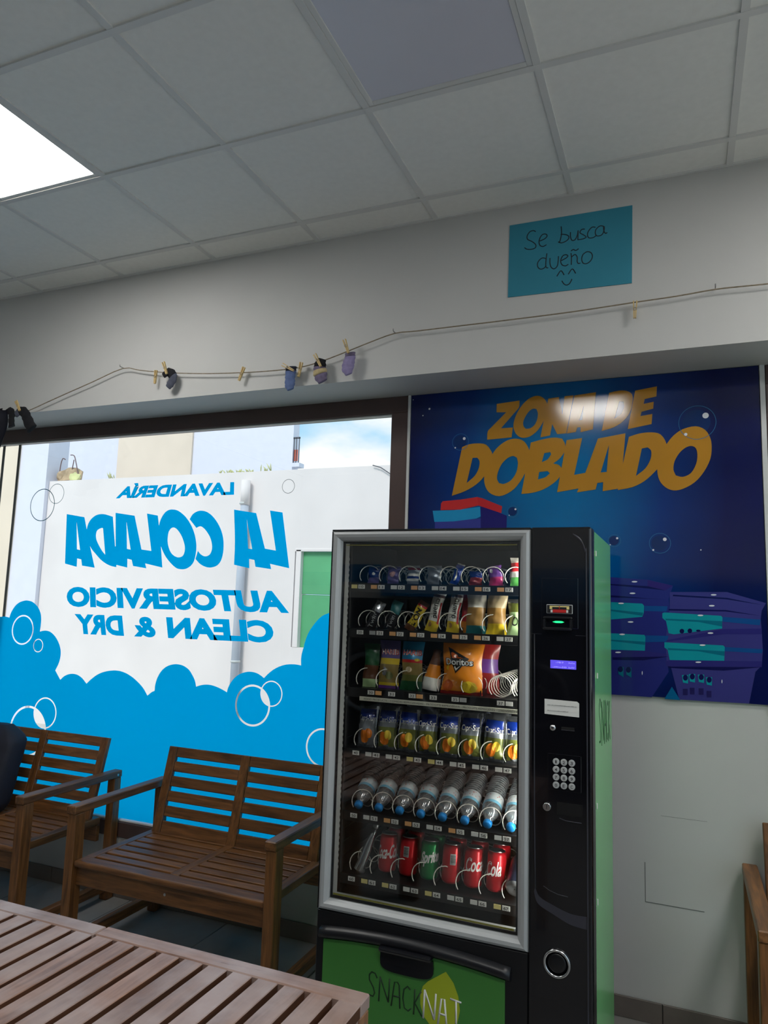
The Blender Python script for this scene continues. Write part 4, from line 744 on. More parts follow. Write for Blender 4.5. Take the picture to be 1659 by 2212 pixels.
def make_peg():
    t = thing('clothes_peg', '', 'clothes peg', (0, 0, 0), 'wooden pegs on the clothes line')
    for s in (-1, 1):
        b = MB()
        prof = [(s * .0008, -.036), (s * .0050, -.036), (s * .0062, -.005), (s * .0085, .034), (s * .0042, .036), (s * .0026, .006), (s * .0008, -.004)]
        b.poly([prof], lambda x, z: Vector((x, -.0045, z)), (0, .009, 0)); b.build('jaw', PEGW, t, local=True)
    MB().tube([(0.007 * math.cos(a), -.0052 - .0001 * q, .0 + .0055 * math.sin(a)) for q, a in enumerate([k * PI / 4 for k in range(9)])], .0009, 5).build('spring', SPRING, t, local=True)
    return t
plab = ['wooden peg holding the black sock at the far left of the line', 'empty wooden peg hanging left of the small grey sock', 'wooden peg clipped on the small black and grey sock', 'empty wooden peg hanging midway between the socks',
        'wooden peg lying flat on the blue sock', 'empty wooden peg hanging right of the blue sock', 'wooden peg tilted on the striped sock', 'wooden peg standing up from the lavender sock', 'lone wooden peg hanging under the turquoise card']
pegp = make_peg()
for k, ((a, b_), lab) in enumerate(zip(D['pegs'], plab)):
    o = pegp if k == 0 else copy_tree(pegp)
    o['label'] = lab
    mx, mz = (a[0] + b_[0]) / 2, (a[1] + b_[1]) / 2
    ang = math.atan2(a[0] - b_[0], a[1] - b_[1])
    o.location = (mx, YRP - .0125 if k in (0, 2, 4, 6, 7) else YRP - .006, mz); o.rotation_euler = (0, ang, 0)
    if k in (0, 2, 4, 6, 7): o.rotation_euler = (0, ang, 0); o.location.y = YRP - .030
SK = {k: mat('sock_' + k, c, .95, var=v, scale=40, bump=.4) for k, c, v in (('black', (20, 20, 26), .3), ('grey', (74, 78, 92), .2), ('blue', (92, 110, 152), .15), ('navy', (28, 32, 48), .2), ('lavender', (142, 132, 172), .15), ('mauve', (112, 102, 128), .2), ('tan', (186, 168, 128), .15), ('white', (220, 220, 220), .05))}
def sock(name, pts, radii, m, label, cat='sock', bands=(), fold=None, yoff=-.014):
    t = thing(name, label, cat, (pts[0][0], YRP + yoff, pts[0][1]), 'lost clothes pegged on the line')
    P = smooth_path([(x, YRP + yoff, z) for x, z in pts], 4); n = len(P)
    rr = []
    for i in range(n):
        f = i / (n - 1) * (len(radii) - 1); k = min(int(f), len(radii) - 2); q = radii[k] * (1 - f + k) + radii[k + 1] * (f - k)
        q *= 1 + .07 * math.sin(i * 2.1)
        rr.append((max(.004, q * .42), q))
    b = MB(); b.tube(P, rr, 12)
    # squash so that the tube is flat against the wall
    for v in b.bm.verts: v.co.y = YRP + yoff + (v.co.y - YRP - yoff) * .8
    b.build('body', m, t)
    for (i0, i1, bm_, k) in bands:
        i0 = int(i0 * (n - 1)); i1 = max(i0 + 1, int(i1 * (n - 1)))
        b = MB(); b.tube(P[i0:i1 + 1], [(q[0] * k, q[1] * k) for q in rr[i0:i1 + 1]], 12)
        for v in b.bm.verts: v.co.y = YRP + yoff + (v.co.y - YRP - yoff) * .86
        b.build('band', bm_, t)
    return t
c = D['clothes']
sock('sock', [(-1.868, 2.573), (-1.835, 2.592), (-1.800, 2.580), (-1.770, 2.535), (-1.732, 2.482)], [.018, .026, .030, .034, .036], SK['black'], 'black sock pegged near the left end of the line', bands=((.0, .2, SK['grey'], 1.03),), yoff=-.018)
sock('sock', [(-1.945, 2.592), (-1.918, 2.60), (-1.900, 2.585), (-1.898, 2.55), (-1.890, 2.505)], [.016, .022, .024, .022, .024], SK['black'], 'small black sock with white letters hanging beside the navy garment', yoff=-.018)
t = thing('garment', 'dark navy garment hanging at the left picture edge', 'clothing', (-1.99, YRP - .05, 2.6), 'lost clothes pegged on the line')
b = MB(); b.grid(18, 12, lambda u, v: Vector((-2.16 + .235 * u + .02 * math.sin(v * 5), YRP - .05 + .022 * math.sin(2 * PI * u * 2.3 + v), 2.612 - .37 * v * (1 - .25 * u * u * (1 if u > .6 else .6)) - .012 * math.sin(u * 9))))
bmesh.ops.solidify(b.bm, geom=b.bm.faces[:], thickness=.006); b.build('cloth', NAVY, t)
b = MB(); b.grid(10, 2, lambda u, v: Vector((-2.15 + .2 * u, YRP - .06 + .022 * math.sin(2 * PI * u * 2.3), 2.618 - .03 * v - .012 * math.sin(u * 9)))); bmesh.ops.solidify(b.bm, geom=b.bm.faces[:], thickness=.004); b.build('waistband', NAVY2, t)
sock('sock', [(-.848, 2.706), (-.818, 2.722), (-.79, 2.705), (-.785, 2.682), (-.802, 2.655), (-.814, 2.640)], [.014, .022, .024, .024, .024, .016], SK['grey'], 'small black and grey sock hanging left of the middle', bands=((0, .45, SK['black'], 1.06),))
sock('sock', [(-.095, 2.678), (-.096, 2.65), (-.098, 2.62), (-.097, 2.59), (-.092, 2.566)], [.028, .029, .027, .028, .016], SK['blue'], 'blue sock with a dark cuff hanging on the line', bands=((0, .2, SK['navy'], 1.05),))
sock('sock', [(.068, 2.700), (.060, 2.675), (.058, 2.65), (.066, 2.618), (.078, 2.590)], [.020, .030, .033, .034, .022], SK['mauve'], 'black, tan and mauve striped sock on the line', bands=((0, .42, SK['black'], 1.05), (.55, .72, SK['tan'], 1.05)))
sock('sock', [(.212, 2.715), (.212, 2.69), (.206, 2.665), (.203, 2.64), (.210, 2.612)], [.024, .027, .031, .031, .016], SK['lavender'], 'lavender sock, rightmost on the line', bands=((0, .2, SK['mauve'], 1.04),))
# ---------------------------------------------------------------- vending machine
MX0, MX1, MY0, MY1, MZ = .440, 1.340, -.430, .205, 1.837
GREEN_P = mat('green_side_panel', (122, 206, 130), 0.2, var=.03, scale=2); GREEN_F = mat('green_front_print', (64, 126, 56), 0.35, var=.04, scale=3)
LINER = mat('dark_liner', (34, 35, 38), 0.45, var=.1); SHELF_M = mat('shelf_black', (20, 20, 22), 0.4, var=.1); FRAME_S = mat('silver_door_frame', (172, 175, 176), 0.42, .25, var=.03)
GLASS_V = clear('vending_glass', (.975, .985, .985), .9); WIRE = mat('coil_wire', (228, 226, 216), 0.3, .45, var=.02)
TAGW = mat('tag_white', (226, 226, 222), .5, var=.03); TAGO = mat('tag_orange', (238, 178, 118), .5, var=.04); TAGY = mat('tag_pale_yellow', (232, 216, 140), .5, var=.04); TAGG = mat('tag_grey', (176, 178, 178), .5, var=.1, scale=60)
INKB = mat('black_ink', (18, 18, 20), .5); GREY_L = mat('grey_line', (54, 54, 63), .4); OLIVE = mat('olive_strip', (120, 116, 40), .4)
CREAM = mat('cream_strip', (214, 214, 198), .45, var=.02)
vm = thing('vending_machine', 'tall black and green snack vending machine with glass front', 'vending machine', ((MX0 + MX1) / 2, (MY0 + MY1) / 2, 0))
DY = -.355   # back of the door
def P(name, m, fn, label=None, parent=None):
    b = MB(); fn(b); return b.build(name, m, parent or vm, label)
# cabinet shell
def shell(b):
    b.box(MX1 - .012, MX1, DY, MY1, .03, MZ - .004, .002); b.box(MX0, MX0 + .012, DY, MY1, .03, MZ - .004, .002)
P('side_panel', GREEN_P, lambda b: b.box(MX1 - .012, MX1, DY, MY1, .03, MZ - .004, .003), 'pale green glossy side panel')
P('side_panel', GREEN_P, lambda b: b.box(MX0, MX0 + .012, DY, MY1, .03, MZ - .004, .003))
P('top_panel', BLACK, lambda b: b.box(MX0 + .0125, MX1 - .0125, DY, MY1, MZ - .016, MZ - .004))
P('back_panel', BLACK, lambda b: b.box(MX0 + .0125, MX1 - .0125, MY1 - .012, MY1 - .0005, .03, MZ - .0165))
P('base_plinth', BLACK, lambda b: b.box(MX0 + .03, MX1 - .03, DY + .02, MY1 - .03, .0005, .0295))
for (y_, z_) in ((-.32, 1.761), (-.30, 1.372), (-.33, .98), (-.33, .70)):
    P('panel_screw', TAGW, lambda b: b.box(MX1 + .0002, MX1 + .004, y_ - .003, y_ + .003, z_ - .009, z_ + .009, .001))
# brush lettering on the side
sn = [[(.667, .385), (.660, .398), (.648, .400), (.640, .390), (.641, .375), (.655, .355), (.660, .340), (.655, .328), (.640, .330)], [(.675, .318), (.678, .392)], [(.678, .392), (.708, .322)], [(.708, .322), (.711, .392)],
      [(.718, .314), (.728, .386), (.738, .388), (.744, .380), (.748, .312)], [(.722, .345), (.747, .346)], [(.782, .375), (.772, .383), (.760, .372), (.757, .345), (.763, .318), (.776, .312), (.786, .322)], [(.794, .306), (.797, .380)], [(.818, .378), (.797, .340), (.822, .306)]]
for s in sn:
    def side_stroke(b):
        b.tube([(MX1 + .0006, -.23 + (x - .64) * 2.0, 1.11 + (z - .306) * 1.9) for x, z in s], .0035, 5)
        for v in b.bm.verts: v.co.x = MX1 + .0006 + (v.co.x - MX1 - .0006) * .15
    P('brush_letter_stroke', mat('dark_green_ink_side', (30, 84, 48), .5) if s is sn[0] else bpy.data.materials['dark_green_ink_side'], side_stroke)
# chamber
IX0, IX1, IZ0, IZ1 = .4535, 1.150, .565, 1.815
def liner(b):
    b.box(IX0, IX0 + .006, DY + .002, .165, IZ0, IZ1); b.box(IX1, IX1 + .006, DY + .002, .165, IZ0, IZ1)
    b.box(IX0 + .006, IX1, .159, .165, IZ0, IZ1); b.box(IX0 + .006, IX1, DY + .002, .159, IZ1 - .006, IZ1); b.box(IX0 + .006, IX1, DY + .002, .159, IZ0, IZ0 + .006)
P('chamber_liner', LINER, liner)
P('post', LINER, lambda b: b.box(IX0 + .0065, IX0 + .026, -.335, -.315, IZ0 + .01, IZ1 - .01, .002))
def slots(b):
    for k in range(56): b.box(IX0 + .0155, IX0 + .0175, -.3358, -.3345, .66 + k * .0195, .669 + k * .0195)
o = P('post_slots', TAGW, slots); o['kind'] = 'stuff'
def ribs(b):
    for k in range(11): b.box(IX0 + .0062, IX0 + .011, -.30, .15, .64 + k * .045, .644 + k * .045)
o = P('wall_ribs', BLACK, ribs); o['kind'] = 'stuff'
LEDM = mat('white_led_strip', (250, 250, 245), .4, emit=(255, 252, 240), estr=LED_BAR)
P('led_strip', LEDM, lambda b: b.box(1.128, 1.136, DY + .004, DY + .022, .62, 1.78), 'white led strip lamp beside the shelves')
# door: column on the right, lower section, silver frame with the pane
RX0, RX1 = 1.1525, MX1 - .0005
P('control_panel', BLACK_G, lambda b: b.box(RX0, RX1, MY0 + .002, DY - .0005, .032, MZ, .006, seg=2), 'glossy black control column')
P('door_side', BLACK, lambda b: b.box(MX1 - .0003, MX1 + .0008, MY0 + .010, DY - .001, .036, MZ - .004))
P('top_rail', BLACK_G, lambda b: b.box(MX0, RX0 - .0005, MY0 + .004, DY - .0005, 1.8315, MZ, .002))
FX0, FX1, FZ0, FZ1 = .4435, 1.1515, .556, 1.831
def sil(b):
    w, wb = .037, .037
    # mitred, rounded silver profile: outer lip, crown, inner slope
    def ring(i, y): return [(FX0 + i, y, FZ0 + i), (FX1 - i, y, FZ0 + i), (FX1 - i, y, FZ1 - i), (FX0 + i, y, FZ1 - i)]
    prof = [(0, DY - .001), (0, MY0 + .010), (.004, MY0 + .001), (.012, MY0 - .004), (.022, MY0 - .002), (.031, MY0 + .007), (.0355, MY0 + .016), (.0355, DY - .001)]
    R_ = [[b.bm.verts.new(p) for p in ring(i, y)] for i, y in prof]
    for A, B in zip(R_, R_[1:]):
        for k in range(4): b.bm.faces.new((A[k], A[(k + 1) % 4], B[(k + 1) % 4], B[k]))
    for k in range(4): b.bm.faces.new((R_[-1][k], R_[-1][(k + 1) % 4], R_[0][(k + 1) % 4], R_[0][k]))
    bmesh.ops.recalc_face_normals(b.bm, faces=b.bm.faces[:])
P('door_frame', FRAME_S, sil, 'silver door frame')
GX0, GX1, GZ0, GZ1 = FX0 + .036, FX1 - .036, FZ0 + .036, FZ1 - .036
P('glass', GLASS_V, lambda b: b.box(GX0, GX1, MY0 + .016, MY0 + .0195, GZ0, GZ1))
P('inner_glass', GLASS_V, lambda b: b.box(GX0, GX1, MY0 + .030, MY0 + .0335, GZ0, GZ1))
def gsk(b):
    for bx in ((GX0, GX0 + .006, GZ0, GZ1), (GX1 - .006, GX1, GZ0, GZ1), (GX0 + .006, GX1 - .006, GZ1 - .007, GZ1), (GX0 + .006, GX1 - .006, GZ0, GZ0 + .007)): b.box(bx[0], bx[1], MY0 + .0215, MY0 + .028, bx[2], bx[3])
P('gasket', BLACK, gsk)
P('pane_edge_strip', OLIVE, lambda b: b.box(GX0 + .010, GX1 - .012, MY0 + .022, MY0 + .024, GZ0 + .010, GZ0 + .015)); P('pane_edge_strip', OLIVE, lambda b: b.box(GX0 + .010, GX1 - .012, MY0 + .022, MY0 + .024, GZ1 - .014, GZ1 - .011))
# lower door with delivery flap
P('lower_door', BLACK, lambda b: b.box(MX0, RX0 - .0005, MY0 + .006, DY - .0005, .032, .5555, .004))
P('door_hinge_edge', BLACK, lambda b: b.box(MX0, FX0 - .0002, MY0 + .006, DY - .0005, .5565, 1.831))
def arc_z(x): return .505 + .020 * (1 - ((x - .775) / .32) ** 2)
def brow(b):
    prof = [(.0, .0), (-.018, -.006), (-.024, -.018), (-.020, -.030), (0, -.040)]
    xs = [.458 + .642 * k / 24 for k in range(25)]
    rows = [[b.bm.verts.new((x, MY0 + .006 + dy, arc_z(x) + dz)) for (dy, dz) in prof] for x in xs]
    for A, B in zip(rows, rows[1:]):
        for k in range(4): f = b.bm.faces.new((A[k], A[k + 1], B[k + 1], B[k])); f.smooth = True
    b.bm.faces.new(rows[0][::-1]); b.bm.faces.new(rows[-1])
P('curved_brow', mat('satin_black', (18, 19, 24), 0.38, var=.1), brow)
def gpanel(b):
    xs = [.470 + .612 * k / 20 for k in range(21)]
    lp = [(.470, .12), (1.082, .12)] + [(x, arc_z(x) - .041) for x in reversed(xs)]
    b.poly([lp], lambda x, z: Vector((x, MY0 + .002, z)), (0, .004, 0))
P('delivery_flap', GREEN_F, gpanel, 'green delivery flap with brush lettering and a leaf')
def pull(b):
    lp = []
    cx, cz, w, h = .768, .452, .090, .036
    for k in range(28):
        a = 2 * PI * k / 28; e = lambda q: math.copysign(abs(q) ** .55, q)
        lp.append((cx + w * e(math.cos(a)), cz + h * e(math.sin(a)) * (1.15 if math.sin(a) > 0 else 1)))
    b.poly([lp], lambda x, z: Vector((x, MY0 - .006, z)), (0, .0125, 0))
P('flap_handle', BLACK_G, pull)
P('flap_handle_hood', BLACK_G, lambda b: b.box(.678, .858, MY0 - .030, MY0 + .006, .478, .496, .008, seg=2))
# SNACK NAT print with the leaf
LEAF = mat('yellow_green_leaf', (164, 178, 40), .4, var=.05); INKG = mat('dark_green_ink', (22, 52, 26), .5)
yl = MY0 + .0012
leaf = [(.897, .452), (.922, .425), (.938, .39), (.944, .35), (.936, .31), (.915, .285), (.885, .277), (.850, .287), (.826, .31), (.816, .34), (.815, .37), (.823, .395), (.84, .413), (.868, .432)]
P('leaf_print', LEAF, lambda b: b.poly([leaf], lambda x, z: Vector((x, yl, z))))
def strokes(b, S, y, r):
    for s in S: b.tube([(x, y, z) for x, z in s], r, 5)
    for v in b.bm.verts: v.co.y = y + (v.co.y - y) * .15
for s in sn: P('brush_letter_stroke', INKG, lambda b: strokes(b, [s], yl - .0002, .0024))
nt_ = [[(.826, .302), (.829, .386)], [(.829, .386), (.862, .306)], [(.862, .306), (.866, .382)], [(.874, .296), (.884, .372), (.894, .372), (.903, .292)], [(.876, .328), (.902, .327)], [(.912, .378), (.948, .374)], [(.931, .376), (.933, .290)]]
for s in nt_: P('brush_letter_stroke', TAGW, lambda b: strokes(b, [s], yl - .0004, .0032))
# control column details
def colpart(name, m, x0, x1, z0, z1, d=.004, bev=.001, label=None): return P(name, m, lambda b: b.box(x0, x1, MY0 + .002 - d, MY0 + .003, z0, z1, bev), label)
P('column_edge_line', GREY_L, lambda b: b.tube(smooth_path([(1.325, MY0 + .0005, .05), (1.325, MY0 + .0005, .8), (1.325, MY0 + .0005, 1.68), (1.322, MY0 + .0005, 1.755), (1.310, MY0 + .0005, 1.792), (1.285, MY0 + .0005, 1.815)], 4), [.0022] * 16 + [.003, .004, .004, .0025, .001], 6))
P('column_edge_line', GREY_L, lambda b: b.tube(smooth_path([(1.166, MY0 + .0015, 1.50), (1.168, MY0 + .0015, 1.0), (1.172, MY0 + .0015, .745)], 3), .0016, 6))
def swoop(b):
    up = smooth_path([(1.171, .748), (1.185, .722), (1.225, .705), (1.275, .690), (1.322, .690)], 4); dn = smooth_path([(1.168, .735), (1.18, .702), (1.225, .680), (1.275, .660), (1.322, .655)], 4)
    b.poly([[(p[0], p[1]) for p in up] + [(p[0], p[1]) for p in reversed(dn)]], lambda x, z: Vector((x, MY0 + .0012, z)), (0, .001, 0))
P('column_swoosh', GREY_L, swoop)
colpart('note_reader_plate', BLACK_G, 1.188, 1.300, 1.52, 1.675, .002)
ed = colpart('note_slot_sign', TAGG, 1.203, 1.284, 1.5645, 1.594, .0035, .002)
P('note_slot_print', [INKB, RED, TAGY, TAGW], lambda b: (b.box(1.2055, 1.2815, MY0 - .0025, MY0 - .0018, 1.567, 1.5915), b.box(1.223, 1.264, MY0 - .0030, MY0 - .0026, 1.5685, 1.578, 0, 1), b.box(1.2135, 1.2735, MY0 - .0030, MY0 - .0026, 1.5855, 1.589, 0, 2), b.box(1.2135, 1.2215, MY0 - .0030, MY0 - .0026, 1.579, 1.5853, 0, 2), b.box(1.2655, 1.2735, MY0 - .0030, MY0 - .0026, 1.579, 1.5853, 0, 2), b.box(1.2165, 1.2225, MY0 - .0030, MY0 - .0026, 1.5685, 1.577, 0, 3), b.box(1.2645, 1.2705, MY0 - .0030, MY0 - .0026, 1.5685, 1.577, 0, 3), b.box(1.2425, 1.2445, MY0 - .0034, MY0 - .003, 1.580, 1.5885, 0, 1)), parent=ed)
P('note_slot', BLACK, lambda b: (b.box(1.195, 1.283, MY0 - .022, MY0 + .002, 1.515, 1.5225, .003), b.box(1.195, 1.283, MY0 - .016, MY0 + .002, 1.548, 1.556, .003), b.box(1.195, 1.202, MY0 - .014, MY0 + .002, 1.5228, 1.5478), b.box(1.276, 1.283, MY0 - .014, MY0 + .002, 1.5228, 1.5478)))
GLOW = mat('green_slot_lamp', (20, 220, 110), .3, emit=(40, 255, 140), estr=1.6)
P('slot_lamp', GLOW, lambda b: b.poly([[(1.222, 1.5395), (1.232, 1.5425), (1.250, 1.5425), (1.258, 1.5395), (1.250, 1.5365), (1.232, 1.5365)]], lambda x, z: Vector((x, MY0 - .002, z)), (0, .003, 0)), 'green glowing slot lamp')
colpart('panel_seam', GREY_L, 1.156, 1.188, 1.4995, 1.5005, .0003, 0); colpart('panel_seam', GREY_L, 1.292, 1.322, 1.4995, 1.5005, .0003, 0)
LCD = mat('violet_display', (92, 80, 220), .3, emit=(92, 78, 222), estr=.75)
disp = colpart('display', LCD, 1.2155, 1.2935, 1.397, 1.4225, .0012, 0, 'small violet lit display')
def lcdtxt(b):
    rnd = random.Random(3)
    for z0, cells in ((1.4135, (3, 4, 5, 6, 7, 11, 12, 13, 14)), (1.3995, (1, 2, 3, 4, 5, 6, 7, 8, 9, 11, 12, 13, 14))):
        for c_ in cells:
            x0 = 1.2185 + c_ * .0048; h = rnd.choice((.003, .0042, .005)); b.box(x0, x0 + .0012, MY0 + .0001, MY0 + .0007, z0, z0 + h); b.box(x0, x0 + .003, MY0 + .0001, MY0 + .0007, z0 + (h - .001) * rnd.random(), z0 + (h - .001) * rnd.random() + .001)
o = P('display_characters', mat('pale_violet_pixels', (190, 184, 250), .4, emit=(180, 172, 250), estr=.5), lcdtxt, parent=disp); o['kind'] = 'stuff'
stk = P('notice_sticker', TAGW, lambda b: b.poly([[(1.198, 1.258), (1.302, 1.2555), (1.302, 1.2965), (1.296, 1.3015), (1.198, 1.303)]], lambda x, z: Vector((x, MY0 + .0012, z)), (0, .001, 0)), 'white notice sticker')
def scrib(b):
    rnd = random.Random(5)
    for z0, xa, xb in ((1.285, 1.207, 1.292), (1.268, 1.207, 1.268)):
        x = xa
        while x < xb:
            w = rnd.uniform(.0015, .0035); h = rnd.uniform(.002, .004); b.box(x, x + w, MY0 + .0003, MY0 + .001, z0, z0 + h * .5); x += w + rnd.uniform(.0006, .002)
o = P('fine_print', mat('grey_ink', (110, 112, 110), .5), scrib, parent=stk); o['kind'] = 'stuff'
P('return_button', CHROME, lambda b: b.lathe([(.0095, 0), (.0095, .004), (.0075, .0065), (.003, .0075)], 18, Matrix.Translation((1.2235, MY0 + .002, 1.2185)) @ Matrix.Rotation(PI / 2, 4, 'X')), 'round chrome button')
P('coin_slot', mat('slot_hole', (3, 3, 3), .8), lambda b: (b.box(1.249, 1.288, MY0 + .0008, MY0 + .0018, 1.2155, 1.2235)))
P('coin_slot_lip', GREY_L, lambda b: b.box(1.249, 1.288, MY0 - .001, MY0 + .002, 1.2135, 1.215))
kp = P('keypad', BLACK_G, lambda b: b.box(1.208, 1.308, MY0, MY0 + .003, 1.035, 1.142, .001))
for r_ in range(4):
    for c_ in range(3):
        kx, kz = 1.2335 + c_ * .0233, 1.1195 - r_ * .0228
        s = ('123', '456', '789', '0EC')[r_][c_]
        b = MB(); b.lathe([(.0100, 0), (.0100, .0025), (.0088, .0036)], 18, Matrix.Translation((kx, MY0 + .0005, kz)) @ Matrix.Rotation(PI / 2, 4, 'X'))
        w = .0020 if s == '1' else .0034
        b.text(s, rect(kx - w, kx + w, kz - .0048, kz + .0048, MY0 - .0034), 1, .01)
        b.build('key', [TAGG, INKB], kp)
P('lock', CHROME, lambda b: (b.lathe([(.0125, 0), (.0125, .006), (.0105, .008)], 20, Matrix.Translation((1.2065, MY0 + .002, .9845)) @ Matrix.Rotation(PI / 2, 4, 'X'))), 'round key lock')
P('keyhole', INKB, lambda b: b.box(1.2055, 1.2075, MY0 - .0066, MY0 - .0058, .979, .991))
P('card_recess', mat('recess_black', (5, 5, 7), .5), lambda b: b.box(1.236, 1.311, MY0 + .0004, MY0 + .0018, .966, 1.002))
P('recess_lip', GREY_L, lambda b: b.tube([(1.243, MY0 + .001, .956), (1.262, MY0, .951), (1.285, MY0, .950), (1.308, MY0, .950)], .0013, 6))
P('recess_lip', GREY_L, lambda b: b.tube([(1.196, MY0 + .001, .755), (1.215, MY0 + .001, .745), (1.24, MY0 + .001, .738), (1.268, MY0 + .001, .736)], .0009, 6))
P('coin_cup_ring', CHROME, lambda b: b.tube([(1.2365 + .036 * math.cos(a), MY0 - .002, .546 + .036 * math.sin(a)) for a in [2 * PI * k / 40 for k in range(40)]], .0042, 10, closed=True), 'chrome ring of the coin return cup')
P('coin_cup', BLACK, lambda b: b.lathe([(.001, .004), (.022, .0035), (.033, 0)], 32, Matrix.Translation((1.2365, MY0 + .0022, .546)) @ Matrix.Rotation(PI / 2, 4, 'X'), cap=True))

# ---------------------------------------------------------------- shelves, tags, coils
ZL = [1.638, 1.475, 1.267, 1.056, .845, .636]
XC = [.525 + .077 * k for k in range(8)]
CX = [x + .012 for x in XC]
PT = {0: 'YOWOWWOO', 1: 'GGOOOOOW', 3: 'WWWYYWWW', 4: 'WWOOWOWW', 5: 'WYYWYWWY'}
TM = {'W': TAGW, 'O': TAGO, 'Y': TAGY, 'G': TAGG}
coil_me = None
def coil_mesh(r, turns, pitch, wire):
    b = MB(); n = turns * 18
    b.tube([(r * math.sin(2 * PI * k / 18 + 3.9), pitch * k / 18, r * math.cos(2 * PI * k / 18 + 3.9)) for k in range(n)], wire, 5); me = b.mesh('coil'); me.materials.append(WIRE); return me
coil_a = coil_mesh(.0325, 6, .07, .0018); coil_c = coil_mesh(.036, 9, .034, .0019)
coil_b = coil_mesh(.0330, 6, .06, .0018)
shelf_o = []
for r_ in range(6):
    z = ZL[r_]
    def tray(b):
        b.box(IX0 + .008, IX1 - .002, -.335, .15, z + .006, z + .011); b.box(IX0 + .027, IX1 - .004, -.3395, -.3352, z - .020, z + .013, .001)
        b.box(IX0 + .008, IX1 - .002, .145, .150, z + .0112, z + .05)
    sh = P('shelf', SHELF_M, tray)
    shelf_o.append(sh)
    for k in range(1, 8) if r_ != 2 else (1, 2, 3, 4, 6):
        b = MB(); b.box(XC[k] + .012 - .0385 - .0006, XC[k] + .012 - .0385 + .0006, -.30, .144, z + .0112, z + .030); b.build('divider', SHELF_M, sh)
    def numtag(s, x, zz):
        b = MB(); b.box(x - .0125, x + .0125, -.3418, -.3397, zz - .0072, zz + .0072); b.text(s, rect(x - .0078, x + .0078, zz - .0048, zz + .0048, -.3421), 1, .01); b.build('number_tag', [TAGW, INKB], sh)
    def pricetag(x, zz, m):
        b = MB(); b.box(x - .0115, x + .0115, -.3416, -.3397, zz - .0068, zz + .0068); b.build('price_tag', m, sh)
    if r_ != 2:
        for k in range(8):
            numtag('%d%d' % (r_ + 1, k), XC[k], z)
            if k or r_ == 0: pricetag(XC[k] - .0285, z, TM[PT[r_][k]])
    else:
        for s, (x, zz) in zip(('30', '31', '32', '33', '35', '37'), D['tags3']): numtag(s, x, z)
        for x, m in ((.604, TAGO), (.757, TAGO), (.912, TAGG), (1.068, TAGW)): pricetag(x, z, m)
    def coil(me, x, y, zz):
        o = bpy.data.objects.new('coil', me); COL.objects.link(o); o.parent = sh; o.location = Vector((x, y, zz)) - wpos(vm)
    if r_ == 2:
        for k in range(4): coil(coil_a, CX[k], -.322, z + .047)
        for x in (.842, .930): coil(coil_b, x, -.322, z + .047)
        for x in (1.030, 1.108): coil(coil_c, x, -.325, z + .050)
    else:
        for k in range(8): coil(coil_a, CX[k], -.322, z + .046)

P('refrigeration_strip', [CREAM, INKB], lambda b: (b.box(.534, 1.112, -.3465, -.3435, 1.2375, 1.2515, .0005), b.text('FOOD PRODUCTS - COMIDAS REFRIGERADAS - PRODOTTI REFRIGERATI - PRODUITS RÉFRIGÉRÉS - LEBENSMITTEL', rect(.552, 1.102, 1.2412, 1.2475, -.3468), 1)), 'cream strip with refrigeration lettering')
# ---------------------------------------------------------------- goods behind the glass
def foil(name, rgb, rough=.28, metal=.0, var=.08): return mat(name, rgb, rough, metal, var=var, scale=30, bump=.15, coat=.3)
G = {k: foil('foil_' + k, c, r, m) for k, (c, r, m) in dict(silver=((196, 200, 206), .22, .9), navy=((22, 44, 120), .25, .1), royal=((24, 58, 160), .25, .1), grey=((150, 156, 164), .28, .6), yellow=((226, 196, 48), .3, 0), white=((228, 228, 222), .3, 0), red=((206, 38, 44), .3, 0), darkred=((150, 36, 34), .3, 0),
     black=((26, 24, 28), .3, 0), teal=((36, 112, 116), .3, 0), green=((92, 170, 84), .35, 0), palegreen=((176, 206, 150), .35, 0), purple=((112, 62, 150), .3, 0), violet=((104, 92, 150), .3, .1), cyan=((30, 132, 178), .3, .1), amber=((150, 128, 70), .3, .1), olive=((110, 116, 52), .3, .1), dkgreen=((28, 84, 48), .3, 0),
     orange=((232, 140, 34), .3, 0), dorange=((206, 96, 34), .3, 0), brown=((96, 58, 36), .3, 0), beige=((196, 176, 140), .4, 0), tan=((170, 128, 66), .4, 0), clearw=((210, 206, 196), .3, .1), magenta=((176, 44, 104), .3, 0), pink=((214, 170, 170), .4, 0)).items()}
FRUIT = mat('fruit_print_orange', (236, 128, 30), .3); FRUITY = mat('fruit_print_yellow', (238, 206, 60), .3)
GRP = {0: 'small sweets on the top shelf', 1: 'bars and bags on the second shelf', 2: 'bags on the third shelf', 3: 'juice pouches', 4: 'water bottles lying cap forward', 5: 'drink cans'}
def frame(x, y, z, lean=0, roll=0, yaw=0):
    return Matrix.Translation((x, y, z)) @ Matrix.Rotation(yaw, 4, 'Z') @ Matrix.Rotation(-lean, 4, 'X') @ Matrix.Rotation(roll, 4, 'Y')
